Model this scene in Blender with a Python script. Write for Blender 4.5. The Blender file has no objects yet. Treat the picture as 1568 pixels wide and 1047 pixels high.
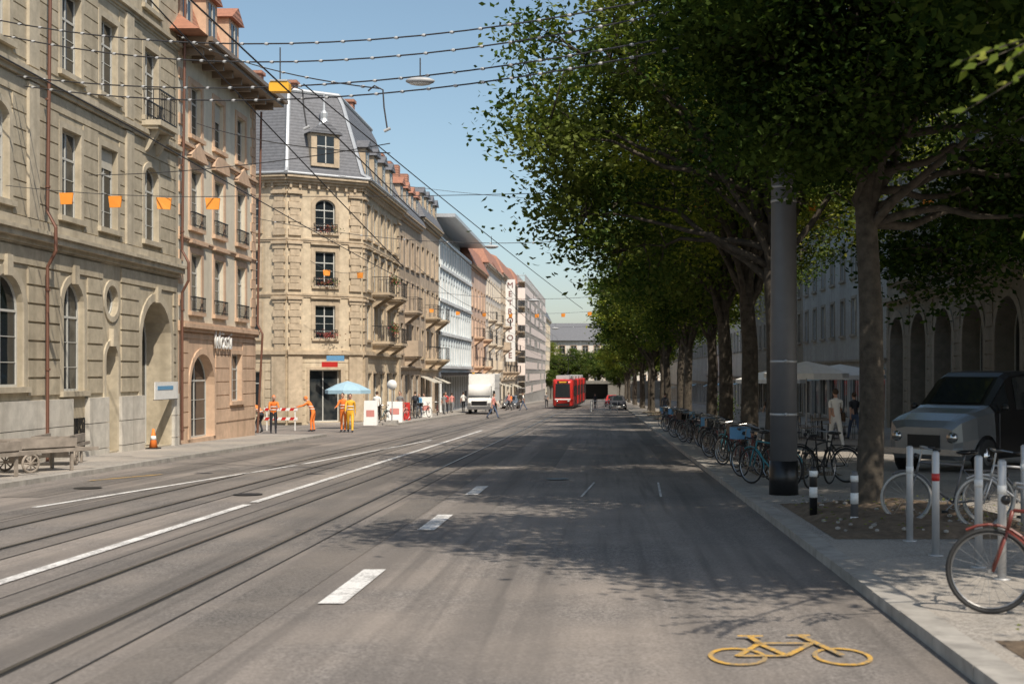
import bpy, math, random
import numpy as np
from mathutils import Vector, Matrix
random.seed(7); rng=np.random.default_rng(5)
sc=bpy.context.scene
S=0.01566
def gz(y): return -S*max(-100.0,min(y,330.0))
SW=0.10
# ------------------------------------------------------------ materials
def nt(name):
    m=bpy.data.materials.new(name); m.use_nodes=True
    t=m.node_tree; return m,t,t.nodes['Principled BSDF']
def mixc(t,fac,a,b,mode='MIX'):
    n=t.nodes.new('ShaderNodeMix'); n.data_type='RGBA'; n.blend_type=mode
    for k,v in ((0,fac),(6,a),(7,b)):
        if hasattr(v,'is_linked') or hasattr(v,'links'): t.links.new(v,n.inputs[k])
        elif k==0: n.inputs[0].default_value=v
        else: n.inputs[k].default_value=(v[0],v[1],v[2],1)
    return n.outputs[2]
def noise(t,scale,detail=4,rough=.55,vec=None,stretch=None):
    n=t.nodes.new('ShaderNodeTexNoise'); n.inputs['Scale'].default_value=scale
    n.inputs['Detail'].default_value=detail; n.inputs['Roughness'].default_value=rough
    tc=t.nodes.new('ShaderNodeTexCoord'); v=tc.outputs['Object']
    if stretch:
        mp=t.nodes.new('ShaderNodeMapping'); mp.inputs['Scale'].default_value=stretch
        t.links.new(v,mp.inputs[0]); v=mp.outputs[0]
    t.links.new(v,n.inputs['Vector']); return n.outputs['Fac']
def ramp(t,src,p0,p1,c0=(0,0,0),c1=(1,1,1)):
    r=t.nodes.new('ShaderNodeValToRGB'); t.links.new(src,r.inputs[0])
    e=r.color_ramp.elements; e[0].position=p0; e[1].position=p1
    e[0].color=(*c0,1); e[1].color=(*c1,1); return r.outputs[0]
def bump(t,b,h,st=.3,dist=.02):
    n=t.nodes.new('ShaderNodeBump'); n.inputs['Strength'].default_value=st; n.inputs['Distance'].default_value=dist
    t.links.new(h,n.inputs['Height']); t.links.new(n.outputs[0],b.inputs['Normal'])
_mc={}
def stone(name,c,var=.25,rough=.85,sc1=3.0,streak=True,bmp=.25):
    if name in _mc: return _mc[name]
    m,t,b=nt(name)
    n1=noise(t,sc1,3,.65); n2=noise(t,.35,1)
    d=tuple(x*(1-var) for x in c); l=tuple(min(1,x*(1+var*.6)) for x in c)
    col=mixc(t,ramp(t,n1,.3,.7),d,l)
    col=mixc(t,ramp(t,n2,.35,.7,(0,0,0),(.4,.4,.4)),col,(c[0]*.62,c[1]*.6,c[2]*.57))
    if streak:
        n3=noise(t,1.0,2,.6,stretch=(2.2,2.2,.12))
        col=mixc(t,ramp(t,n3,.5,.75,(0,0,0),(.5,.5,.5)),col,(c[0]*.45,c[1]*.43,c[2]*.40))
    t.links.new(col,b.inputs['Base Color']); b.inputs['Roughness'].default_value=rough
    if bmp>.5: bump(t,b,noise(t,22,2,.6),bmp,.01)
    _mc[name]=m; return m
def worn(name,c,under,lo=.05,hi=.6):
    m,t,b=nt(name); n1=noise(t,26,5,.75); n2=noise(t,2.5,2)
    f=mixc(t,.4,ramp(t,n1,.42,.62),ramp(t,n2,.4,.65))
    t.links.new(mixc(t,ramp(t,f,lo,hi),under,c),b.inputs['Base Color']); b.inputs['Roughness'].default_value=.7; return m
def plain(name,c,rough=.5,metal=0,var=.1,spec=.5):
    if name in _mc: return _mc[name]
    m,t,b=nt(name)
    n=noise(t,6,1)
    col=mixc(t,n,tuple(x*(1-var) for x in c),tuple(min(1,x*(1+var)) for x in c))
    t.links.new(col,b.inputs['Base Color']); b.inputs['Roughness'].default_value=rough
    b.inputs['Metallic'].default_value=metal; b.inputs['Specular IOR Level'].default_value=spec
    _mc[name]=m; return m
def asphalt(name,c,lane=True):
    m,t,b=nt(name)
    fine=noise(t,32,3,.9); mid=noise(t,5,4,.75); big=noise(t,.4,3,.65); st=noise(t,1.0,3,.65,stretch=(1.5,.06,1)); st2=noise(t,1.0,2,.6,stretch=(5,.12,1))
    k=lambda f:tuple(x*f for x in c)
    col=mixc(t,ramp(t,fine,.38,.62),k(.42),k(1.55))
    col=mixc(t,ramp(t,mid,.38,.72,(0,0,0),(.6,.6,.6)),col,k(.6))
    col=mixc(t,ramp(t,big,.38,.62,(0,0,0),(.6,.6,.6)),col,(c[0]*1.42,c[1]*1.35,c[2]*1.27))
    if lane:
        col=mixc(t,ramp(t,st,.42,.66,(0,0,0),(.65,.65,.65)),col,k(.54)); col=mixc(t,ramp(t,st2,.55,.7,(0,0,0),(.5,.5,.5)),col,k(.45))
    t.links.new(col,b.inputs['Base Color']); b.inputs['Roughness'].default_value=.8; b.inputs['Specular IOR Level'].default_value=.35
    bump(t,b,fine,.5,.008); return m
def glassmat(name,c=(.015,.02,.024),light=(.12,.12,.11)):
    m,t,b=nt(name)
    g=t.nodes.new('ShaderNodeNewGeometry')
    f=ramp(t,g.outputs['Random Per Island'],.6,1,(0,0,0),(.8,.8,.8))
    n=noise(t,1.7,1,.5)
    col=mixc(t,f,c,mixc(t,ramp(t,n,.4,.6),c,light))
    t.links.new(col,b.inputs['Base Color']); b.inputs['Roughness'].default_value=.06; b.inputs['Specular IOR Level'].default_value=.5
    bump(t,b,noise(t,2.5,0),.06,.05); return m
def leafmat(name,cd,cm,cl,tr=.4):
    m,t,b=nt(name)
    g=t.nodes.new('ShaderNodeNewGeometry')
    r=t.nodes.new('ShaderNodeValToRGB'); t.links.new(g.outputs['Random Per Island'],r.inputs[0])
    e=r.color_ramp.elements; e[0].color=(*cd,1); e[1].color=(*cl,1); e[1].position=1
    x=e.new(.55); x.color=(*cm,1)
    n=noise(t,.4,1)
    col=mixc(t,ramp(t,n,.48,.64,(0,0,0),(.75,.75,.75)),r.outputs[0],cl)
    df=t.nodes.new('ShaderNodeBsdfDiffuse'); t.links.new(col,df.inputs[0])
    tl=t.nodes.new('ShaderNodeBsdfTranslucent'); t.links.new(mixc(t,1,col,(1.3,1.5,.5),'MULTIPLY'),tl.inputs[0])
    ms=t.nodes.new('ShaderNodeMixShader'); ms.inputs[0].default_value=tr
    t.links.new(df.outputs[0],ms.inputs[1]); t.links.new(tl.outputs[0],ms.inputs[2])
    t.links.new(ms.outputs[0],t.nodes['Material Output'].inputs[0]); t.nodes.remove(b); return m
def tiles(name,c,sz=.3):
    m,t,b=nt(name)
    w=t.nodes.new('ShaderNodeTexWave'); w.bands_direction='Z'; w.inputs['Scale'].default_value=1/sz/2; w.inputs['Distortion'].default_value=1.2; w.inputs['Detail'].default_value=2; w.inputs['Detail Scale'].default_value=4
    tc=t.nodes.new('ShaderNodeTexCoord'); t.links.new(tc.outputs['Object'],w.inputs['Vector'])
    n=noise(t,5,3); 
    col=mixc(t,n,tuple(x*.6 for x in c),tuple(x*1.35 for x in c))
    t.links.new(col,b.inputs['Base Color']); b.inputs['Roughness'].default_value=.65
    bump(t,b,w.outputs['Fac'],.5,.03); return m
M=dict(
 road=asphalt('asphalt_road',(.23,.209,.193)), side=asphalt('sidewalk_asphalt',(.32,.30,.275),False), patch=asphalt('asphalt_patch',(.15,.138,.128),False),
 track=asphalt('track_bed_asphalt',(.185,.17,.158)), ground=stone('ground_earth',(.18,.17,.15)),
 kerb=stone('kerb_granite',(.38,.36,.33),.35,streak=False), line=worn('road_paint_white',(.76,.75,.73),(.34,.33,.32)), yellow=worn('road_paint_yellow',(.70,.40,.06),(.26,.22,.16),.1,.7),
 rail=plain('rail_steel',(.22,.21,.20),.3,.9), groove=plain('rail_groove',(.02,.02,.02),.8), soil=stone('bare_soil',(.17,.125,.085),.5,streak=False,bmp=.9,sc1=8),
 glass=glassmat('window_glass'), white=plain('frame_white',(.5,.5,.47),.5), frameb=plain('frame_brown',(.20,.15,.11),.5), iron=plain('wrought_iron',(.025,.025,.027),.5,.3),
 b1=stone('grey_sandstone',(.475,.415,.31),.24), b1t=stone('grey_sandstone_trim',(.51,.45,.345),.22), b1p=stone('plinth_limestone',(.58,.55,.49),.2),
 b2=stone('cream_plaster',(.70,.64,.52),.1), b2t=stone('pink_sandstone',(.62,.44,.31),.18), pipe=plain('copper_pipe',(.16,.075,.05),.5,.2),
 b3=stone('yellow_sandstone',(.60,.50,.36),.22), b3t=stone('yellow_sandstone_trim',(.52,.42,.30),.25), slate=tiles('slate_roof',(.14,.145,.16)), zinc=plain('zinc_flashing',(.50,.52,.54),.4,.3),
 tile=tiles('clay_roof_tiles',(.36,.17,.11)), b4=stone('brown_sandstone',(.42,.335,.25),.25), b4t=stone('brown_sandstone_trim',(.52,.42,.32),.25),
 b5=stone('pale_panel',(.76,.78,.79),.1,.5,streak=False), b5b=stone('blue_panel',(.56,.63,.66),.1,.5,streak=False), b6=stone('peach_plaster',(.72,.53,.42),.12), b7=stone('ochre_plaster',(.68,.59,.47),.12),
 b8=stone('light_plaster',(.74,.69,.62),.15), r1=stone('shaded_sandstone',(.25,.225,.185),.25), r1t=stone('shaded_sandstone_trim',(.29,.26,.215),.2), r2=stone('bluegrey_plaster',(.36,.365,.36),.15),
 bark=stone('tree_bark',(.078,.065,.05),.6,.95,6,True,1.0), pole=plain('grey_pole_paint',(.13,.13,.135),.5,.2), black=plain('black_paint',(.012,.012,.013),.35), chrome=plain('chrome',(.6,.6,.6),.2,1), alu=plain('spoke_alloy',(.35,.35,.35),.35,.8),
 galv=plain('galvanised_steel',(.5,.5,.5),.45,.4), red=plain('red_paint',(.50,.03,.025),.35), dred=plain('dark_red_paint',(.16,.035,.025),.4), orange=plain('orange_fabric',(.85,.30,.04),.7), hivis=plain('hivis_orange',(.85,.22,.04),.7), yel=plain('lamp_yellow',(.80,.42,.03),.5),
 wood=stone('weathered_wood',(.30,.26,.22),.35,streak=False), blue=plain('blue_fabric',(.12,.30,.50),.7), lblue=plain('light_blue_fabric',(.35,.52,.62),.7), wfab=plain('white_fabric',(.78,.78,.75),.8), rubber=plain('rubber',(.02,.02,.02),.7), wtyre=plain('pale_tyre',(.42,.41,.38),.7),
 skin=plain('skin',(.50,.30,.22),.55), dark=plain('dark_cloth',(.03,.032,.04),.8), denim=plain('denim',(.07,.10,.17),.8), grey=plain('grey_cloth',(.2,.2,.2),.8), hair=plain('brown_hair',(.06,.035,.02),.7), greycar=plain('silver_paint',(.27,.285,.30),.2,.6),
 green=plain('green_paint',(.03,.12,.08),.4), cable=plain('cable',(.04,.04,.045),.6), teal=plain('teal_paint',(.03,.2,.24),.5), net=plain('scaffold_net',(.78,.68,.63),.8), sign=plain('sign_white',(.75,.75,.73),.5), lamp=plain('lamp_grey',(.42,.43,.44),.5),
 pink=plain('pink_cloth',(.6,.25,.22),.8), blind=plain('blind_fabric',(.5,.47,.4),.8), conc=stone('concrete',(.2,.19,.17),.2),
)
M['leaf']=leafmat('foliage_green',(.03,.057,.018),(.065,.107,.029),(.15,.175,.047),.3)
M['leafy']=leafmat('foliage_yellowgreen',(.085,.12,.028),(.17,.21,.04),(.30,.30,.07),.38)
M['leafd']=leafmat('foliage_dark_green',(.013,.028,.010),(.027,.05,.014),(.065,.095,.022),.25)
M['flower']=leafmat('flower_leaves',(.03,.07,.02),(.05,.1,.02),(.4,.08,.1),.2)
# ------------------------------------------------------------ mesh builder
class Part:
    def __init__(s,mat,smooth=False): s.v=[];s.f=[];s.mat=mat;s.smooth=smooth
    def add(s,vs,fs):
        o=len(s.v); s.v.extend([tuple(p) for p in vs]); s.f.extend([tuple(i+o for i in f) for f in fs])
    def poly(s,pts): s.add(pts,[tuple(range(len(pts)))])
    def hexa(s,p): s.add(p,[(0,1,2,3),(7,6,5,4),(0,4,5,1),(1,5,6,2),(2,6,7,3),(3,7,4,0)])
    def box(s,a,b):
        x0,y0,z0=a;x1,y1,z1=b
        s.hexa([(x0,y0,z0),(x0,y1,z0),(x1,y1,z0),(x1,y0,z0),(x0,y0,z1),(x0,y1,z1),(x1,y1,z1),(x1,y0,z1)])
    def loft(s,rings,cap=True):
        n=len(rings[0]); vs=[p for r in rings for p in r]; fs=[]
        for i in range(len(rings)-1):
            for j in range(n):
                k=(j+1)%n; fs.append((i*n+j,i*n+k,(i+1)*n+k,(i+1)*n+j))
        if cap: fs.append(tuple(range(n-1,-1,-1))); fs.append(tuple(range((len(rings)-1)*n,len(rings)*n)))
        s.add(vs,fs)
    def path(s,pts,rs,n=6):
        pts=[Vector(p) for p in pts]
        if not hasattr(rs,'__len__'): rs=[rs]*len(pts)
        rings=[]; 
        d0=(pts[1]-pts[0]).normalized(); up=Vector((0,0,1)) if abs(d0.z)<.9 else Vector((1,0,0))
        x=d0.cross(up).normalized()
        for i,p in enumerate(pts):
            d=(pts[min(i+1,len(pts)-1)]-pts[max(i-1,0)]).normalized()
            x=(x-d*x.dot(d)).normalized(); y=d.cross(x)
            rings.append([p+(x*math.cos(a)+y*math.sin(a))*rs[i] for a in [2*math.pi*k/n for k in range(n)]])
        s.loft(rings)
    def tube(s,a,b,r,r2=None,n=8): s.path([a,b],[r,r if r2 is None else r2],n)
    def torus(s,c,ax,R,r,n=24,m=6):
        c=Vector(c); ax=Vector(ax).normalized(); x=ax.orthogonal().normalized(); y=ax.cross(x); vs=[];fs=[]
        for i in range(n):
            a=2*math.pi*i/n; d=x*math.cos(a)+y*math.sin(a)
            for j in range(m):
                b=2*math.pi*j/m; vs.append(c+d*(R+r*math.cos(b))+ax*r*math.sin(b))
        for i in range(n):
            for j in range(m):
                i2=(i+1)%n;j2=(j+1)%m; fs.append((i*m+j,i2*m+j,i2*m+j2,i*m+j2))
        s.add(vs,fs)
    def sphere(s,c,r,n=12,m=8):
        if not hasattr(r,'__len__'): r=(r,r,r)
        rings=[]
        for i in range(m+1):
            th=math.pi*(.02+.96*i/m); rings.append([(c[0]+r[0]*math.sin(th)*math.cos(2*math.pi*j/n),c[1]+r[1]*math.sin(th)*math.sin(2*math.pi*j/n),c[2]-r[2]*math.cos(th)) for j in range(n)])
        s.loft(rings)
    def rext(s,x0,x1,z0,z1,ys,r=.15,taper=None):
        rings=[]
        for k,y in enumerate(ys):
            t=taper[k] if taper else 0
            a0,a1,b0,b1=x0+t,x1-t,z0,z1-t
            ring=[]
            for cx,cz,st in ((a1-r,b1-r,0),(a0+r,b1-r,1),(a0+r,b0+r*.5,2),(a1-r,b0+r*.5,3)):
                rr=r if st<2 else r*.5
                for q in range(4):
                    a=(st+q/3)*math.pi/2; ring.append(((cx+(r*math.cos(a))),y,cz+rr*math.sin(a)))
            rings.append(ring)
        s.loft(rings)
class Obj:
    def __init__(s,name): s.name=name; s.parts={}
    def part(s,pn,mat,smooth=False):
        if pn not in s.parts: s.parts[pn]=Part(M[mat] if isinstance(mat,str) else mat,smooth)
        return s.parts[pn]
    def finish(s,loc=(0,0,0),rot=0,scale=1):
        ps=[(k,p) for k,p in s.parts.items() if p.f]
        obs=[]
        for k,p in ps:
            me=bpy.data.meshes.new(s.name+'_'+k); me.from_pydata(p.v,[],p.f); me.materials.append(p.mat)
            if p.smooth: me.polygons.foreach_set('use_smooth',[True]*len(me.polygons))
            ob=bpy.data.objects.new(k if len(ps)>1 else s.name,me); sc.collection.objects.link(ob); obs.append(ob)
        if len(obs)==1: root=obs[0]
        else:
            root=bpy.data.objects.new(s.name,None); sc.collection.objects.link(root)
            for o in obs: o.parent=root
        root.location=loc; root.rotation_euler=(0,0,rot); root.scale=(scale,)*3
        s.root=root; return root
def dup(root,loc,rot=0,scale=1,skip=()):
    r=root.copy(); sc.collection.objects.link(r)
    for c in root.children:
        if c.name.split('.')[0] in skip: continue
        k=c.copy(); k.parent=r; sc.collection.objects.link(k)
    r.location=loc; r.rotation_euler=(0,0,rot); r.scale=(scale,)*3
    return r
# ------------------------------------------------------------ facades
class Fac:
    def __init__(s,O,U,N): s.O=Vector(O);s.U=Vector(U).normalized();s.N=Vector(N).normalized()
    def p(s,u,v,d): return s.O+s.U*u+s.N*d+Vector((0,0,v))
    def box(s,P,u0,u1,v0,v1,d0,d1):
        q=s.p; P.hexa([q(u0,v0,d0),q(u0,v0,d1),q(u1,v0,d1),q(u1,v0,d0),q(u0,v1,d0),q(u0,v1,d1),q(u1,v1,d1),q(u1,v1,d0)])
def outline(o,g=0,bg=0):
    u0,u1,v0,v1=o['r']; a=o.get('arch',0)
    if a=='round':
        c=(u0+u1)/2;cv=(v0+v1)/2;r=(u1-u0)/2+g
        return [(c+r*math.cos(t),cv+r*math.sin(t)) for t in [2*math.pi*i/20 for i in range(20)]]
    pts=[(u0-g,v0-bg)]
    if a:
        c=(u0+u1)/2;w=(u1-u0)/2+g;n=12
        pts+=[(c+w*math.cos(math.pi-math.pi*i/n),v1-a+(a+g)*math.sin(math.pi*i/n)) for i in range(n+1)]
    else: pts+=[(u0-g,v1+g),(u1+g,v1+g)]
    return pts+[(u1+g,v0-bg)]
def ring(F,P,A,B,d0,d1,closed):
    n=len(A)
    for i in range(n if closed else n-1):
        j=(i+1)%n
        P.poly([F.p(*A[i],d1),F.p(*A[j],d1),F.p(*B[j],d1),F.p(*B[i],d1)])
        P.poly([F.p(*B[i],d0),F.p(*B[j],d0),F.p(*B[j],d1),F.p(*B[i],d1)])
        P.poly([F.p(*A[i],d0),F.p(*A[j],d0),F.p(*A[j],d1),F.p(*A[i],d1)])
REV=.16
def wall(F,P,u0,u1,v0,v1,ops):
    ops=[o for o in ops if o['r'][0]>=u0-.01 and o['r'][1]<=u1+.01 and o['r'][2]>=v0-.01 and o['r'][3]<=v1+.01]
    us=sorted({u0,u1}|{x for o in ops for x in o['r'][:2]}); vs=sorted({v0,v1}|{x for o in ops for x in o['r'][2:]})
    for i in range(len(us)-1):
        for j in range(len(vs)-1):
            cu=(us[i]+us[i+1])/2;cv=(vs[j]+vs[j+1])/2
            if any(o['r'][0]<cu<o['r'][1] and o['r'][2]<cv<o['r'][3] for o in ops): continue
            P.poly([F.p(us[i],vs[j],0),F.p(us[i+1],vs[j],0),F.p(us[i+1],vs[j+1],0),F.p(us[i],vs[j+1],0)])
    for o in ops:
        a=o.get('arch',0); q=outline(o); top=o['r'][3]; bot=o['r'][2]
        if a=='round':
            for i in range(20):
                A=q[i];B=q[(i+1)%20]; e=top if (A[1]+B[1])/2>(top+bot)/2 else bot
                P.poly([F.p(*A,0),F.p(*B,0),F.p(B[0],e,0),F.p(A[0],e,0)])
        elif a:
            for A,B in zip(q[1:-2],q[2:-1]): P.poly([F.p(*A,0),F.p(*B,0),F.p(B[0],top,0),F.p(A[0],top,0)])
        rev=o.get('rev',REV)
        for i in range(len(q)):
            A=q[i];B=q[(i+1)%len(q)]; P.poly([F.p(*A,0),F.p(*B,0),F.p(*B,-rev),F.p(*A,-rev)])
def fill(F,ob,o,P):
    rev=o.get('rev',REV); u0,u1,v0,v1=o['r']; c=(u0+u1)/2
    q=outline(o); P['glass'].poly([F.p(*a,-rev) for a in q])
    kind=o.get('kind','win'); fr=P['frame']; tr=P['trim']
    rd=o.get('arch',0)=='round'
    if kind in('win','door'):
        ring(F,fr,q,outline(o,-.06,-.06),-rev,-rev+.03,True)
        if not rd:
            top=v1 if not o.get('arch') else v1-.02
            F.box(fr,c-.03,c+.03,v0+.06,top-.05,-rev+.002,-rev+.025)
            h=v0+(v1-v0)*.68
            if kind=='win': F.box(fr,u0+.06,u1-.06,h-.03,h+.03,-rev+.004,-rev+.03)
            if o.get('fine'):
                for hh in (.22,.45): F.box(fr,u0+.06,u1-.06,v0+(v1-v0)*hh-.01,v0+(v1-v0)*hh+.01,-rev+.004,-rev+.02)
    if o.get('blind'):
        F.box(P['blind'],u0+.08,u1-.08,v1-(v1-v0)*o['blind'],v1-.06,-rev+.035,-rev+.05)
    g=o.get('sur',.16)
    if g: ring(F,tr,q,outline(o,g,0),.0,.045,rd)
    if o.get('sill',kind=='win') and not rd: F.box(tr,u0-.22,u1+.22,v0-.14,v0-.003,-.0,.13)
    pe=o.get('ped')
    if pe:
        b=v1+g+.12
        F.box(tr,u0-.3,u1+.3,b,b+.1,0,.18)
        if pe=='tri': pts=[(u0-.34,b+.102),(u1+.34,b+.102),(c,b+.62)]
        elif pe=='seg': pts=[(u0-.34,b+.102)]+[(c+(u1-u0+.68)/2*math.cos(t),b+.102+.45*math.sin(t)) for t in [math.pi*k/10 for k in range(10,-1,-1)]][1:-1]+[(u1+.34,b+.102)]
        else: pts=None
        if pts:
            A=[F.p(*x,.16) for x in pts]; Bq=[F.p(*x,0) for x in pts]; tr.poly(A)
            for i in range(len(A)): tr.poly([A[i],A[(i+1)%len(A)],Bq[(i+1)%len(A)],Bq[i]])
    if o.get('rail'):
        rail(F,P['iron'],u0-.1,u1+.1,v0,.14,.5,.12)
def rail(F,P,u0,u1,v,d,h,sp,ends=True):
    F.box(P,u0,u1,v+h-.03,v+h+.01,d-.02,d+.02); F.box(P,u0,u1,v+.05,v+.08,d-.015,d+.015)
    n=max(2,int((u1-u0)/sp))
    for i in range(n+1):
        u=u0+(u1-u0)*i/n; F.box(P,u-.009,u+.009,v+.0,v+h-.03,d-.009,d+.009)
    if ends:
        for u in(u0,u1):
            F.box(P,u-.015,u+.015,v+h-.028,v+h+.008,0,d-.02)
            k=max(1,int(d/sp))
            for i in range(1,k): F.box(P,u-.009,u+.009,v,v+h-.03,d*i/k-.009,d*i/k+.009)
def balcony(F,P,u0,u1,z,d,sp=.14,stone_=False,flowers=False):
    F.box(P['trim'],u0,u1,z-.16,z,0.002,d); F.box(P['trim'],u0+.06,u1-.06,z-.26,z-.162,0.002,d-.1)
    for u in(u0+.25,u1-.45):
        q=F.p; P['trim'].hexa([q(u,z-.95,0.0),q(u,z-.85,.12),q(u+.2,z-.85,.12),q(u+.2,z-.95,0),q(u,z-.262,0),q(u,z-.262,d-.15),q(u+.2,z-.262,d-.15),q(u+.2,z-.262,0)])
    if stone_:
        F.box(P['trim'],u0,u1,z+.002,z+.95,d-.16,d-.01)
        for u in (u0,u1-.15): F.box(P['trim'],u,u+.148,z+.002,z+.949,.0,d-.162)
    else: rail(F,P['iron'],u0+.04,u1-.04,z,d-.06,.95,sp)
def bands(F,P,u0,u1,v0,v1,pitch,gap,proud,ops,grow=.0):
    v=v0
    while v<v1-.05:
        a=v+gap/2;b=min(v+pitch-gap/2,v1)
        iv=sorted([(max(u0,o['r'][0]-grow),min(u1,o['r'][1]+grow)) for o in ops if o['r'][2]-.02<b and o['r'][3]+grow*.8>a and o['r'][1]>u0 and o['r'][0]<u1])
        x=u0
        for s,e in iv:
            if s>x+.03: F.box(P,x,s,a,b,-.002,proud)
            x=max(x,e)
        if u1>x+.03: F.box(P,x,u1,a,b,-.002,proud)
        v+=pitch
def cornice(F,P,u0,u1,v,steps):
    for h,d in steps: F.box(P,u0,u1,v,v+h-.003,-.01,d); v+=h
def inset(poly,d):
    n=len(poly);out=[]
    ar=sum(poly[i][0]*poly[(i+1)%n][1]-poly[(i+1)%n][0]*poly[i][1] for i in range(n)); sg=1 if ar>0 else -1
    for i in range(n):
        p=Vector(poly[i]);a=(p-Vector(poly[i-1])).normalized();b=(Vector(poly[(i+1)%n])-p).normalized()
        na=Vector((-a.y,a.x))*sg;nb=Vector((-b.y,b.x))*sg
        m=(na+nb); m=m/max(.3,(1+na.dot(nb))); out.append(tuple(p+m*d))
    return out
def roofloft(P,poly,lv):
    P.loft([[(x,y,z) for x,y in inset(poly,d)] for z,d in lv])
def P_of(ob,wallm,trimm,framem='white'):
    return dict(wall=ob.part('walls',wallm),glass=ob.part('window_glass','glass'),frame=ob.part('window_frames',framem),trim=ob.part('stone_trim',trimm),iron=ob.part('ironwork','iron'),blind=ob.part('blinds','blind'))
FL=Fac((-14.2,0,0),(0,1,0),(1,0,0)); FR=Fac((14.0,0,0),(0,1,0),(-1,0,0))
def shell(P,x,xb,y0,y1,z1,z0=-6):
    P.poly([(x,y0,z0),(xb,y0,z0),(xb,y0,z1),(x,y0,z1)]); P.poly([(x,y1,z0),(xb,y1,z0),(xb,y1,z1),(x,y1,z1)])
    P.poly([(xb,y0,z0),(xb,y1,z0),(xb,y1,z1),(xb,y0,z1)]); P.poly([(x,y0,z1),(xb,y0,z1),(xb,y1,z1),(x,y1,z1)])
def dormer(F,ob,P,u,v,w,h,d0,d1,roof='slate'):
    F.box(P['trim'],u-w/2,u+w/2,v,v+h,d0,d1)
    P['glass'].poly([F.p(u-w*.3,v+.2,d1+.01),F.p(u+w*.3,v+.2,d1+.01),F.p(u+w*.3,v+h-.15,d1+.01),F.p(u-w*.3,v+h-.15,d1+.01)])
    F.box(P['frame'],u-.03,u+.03,v+.2,v+h-.15,d1+.012,d1+.04); F.box(P['frame'],u-w*.3,u+w*.3,v+h*.6,v+h*.6+.05,d1+.014,d1+.035)
    R=ob.part('dormer_roof',roof); q=F.p; e=.18
    A=[q(u-w/2-e,v+h+.002,d1+e),q(u+w/2+e,v+h+.002,d1+e),q(u,v+h+w*.42,d1+e)];B=[q(u-w/2-e,v+h+.002,d0),q(u+w/2+e,v+h+.002,d0),q(u,v+h+w*.42,d0)]
    R.loft([A,B])
# ---- building 1 : rusticated sandstone
b=Obj('rusticated_stone_building'); P=P_of(b,'b1','b1t','white'); pl=b.part('plinth','b1p')
ops=[]
for u in (24.0,26.6): ops.append(dict(r=(u-.75,u+.75,1.5,4.2),arch=.75,sur=.22))
ops+= [dict(r=(28.8,30.55,1.5,4.2),arch=.87,sur=.22,fine=1),dict(r=(32.8,34.1,1.35,4.25),arch=.65,sur=.2,fine=1),
 dict(r=(35.6,36.5,3.45,4.35),arch='round',sur=.16),dict(r=(35.6,36.5,-.42,2.65),arch=.45,kind='door',rev=.35,sur=.15),
 dict(r=(38.35,40.95,-.5,4.1),arch=1.3,kind='door',rev=.8,sur=.25),dict(r=(33.2,34.2,-.25,.62),kind='grid',sur=0)]
for u in (23.8,25.2,27.0,29.1,33.3,35.85,39.2):
    w=.6 if u!=29.1 else .72
    ops.append(dict(r=(u-w,u+w,5.95,8.25),sur=.17,fine=1,arch=.0 if u in(33.3,35.85) else .35,blind=.25 if u==35.85 else 0))
    ops.append(dict(r=(u-w,u+w,9.75,11.9),sur=.17,fine=1,rail=(u in(39.2,))))
    ops.append(dict(r=(u-w,u+w,13.2,15.2),sur=.15,fine=1))
wall(FL,P['wall'],20,41.7,-6,17.5,ops)
for o in ops: fill(FL,b,o,P)
bands(FL,P['wall'],20,41.45,1.25,5.0,.46,.055,.05,ops,.23)
bands(FL,P['wall'],20,41.45,5.65,9.0,.42,.04,.03,ops,.18)
bands(FL,P['wall'],20,41.45,9.5,16.2,.42,.04,.025,ops,.18)
bands(FL,pl,20,41.45,-1.0,1.15,.72,.02,.14,ops,.02)
cornice(FL,P['trim'],20,41.7,5.0,[(.12,.1),(.16,.24),(.1,.32)])
FL.box(P['trim'],20,41.7,5.4,5.62,-.01,.12)
cornice(FL,P['trim'],20,41.7,9.05,[(.12,.1),(.14,.2)]); cornice(FL,P['trim'],20,41.7,12.55,[(.1,.08),(.12,.18)])
cornice(FL,P['trim'],20,41.7,16.4,[(.3,.2),(.3,.5),(.25,.8)])
for o in ops:
    if o.get('arch') and o['arch']!='round' and o['r'][3]<5:
        c=(o['r'][0]+o['r'][1])/2; FL.box(P['trim'],c-.14,c+.14,o['r'][3]-.05,o['r'][3]+.45,.0,.13)
for u in(31.0,37.3): 
    FL.box(P['trim'],u-.28,u+.28,5.65,9.0,.02,.1); FL.box(P['trim'],u-.28,u+.28,9.4,12.5,.02,.1)
for k in range(7): FL.box(P['iron'],33.26+k*.14,33.285+k*.14,-.25,.62,.02,.05)
balcony(FL,P,38.4,40.0,9.6,.6)
pp=b.part('downpipes','pipe')
for u in(31.55,41.62):
    pp.path([FL.p(u,16.2,.3),FL.p(u,5.9,.17),FL.p(u,5.5,.38),FL.p(u,4.9,.38),FL.p(u,4.5,.17),FL.p(u,-.4,.17)],.045,8)
    for z in(-.1,1.9,3.9,6.5,8.7): pp.tube(FL.p(u,z,.18),FL.p(u,z+.05,.18),.065)
shell(P['wall'],-14.2,-28,20,41.7,17.5)
roofloft(b.part('roof','slate'),[(-14.2,20),(-14.2,41.65),(-28,41.65),(-28,20)],[(17.55,-.6),(20.5,2.0),(21,4)])
b.finish()
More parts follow.
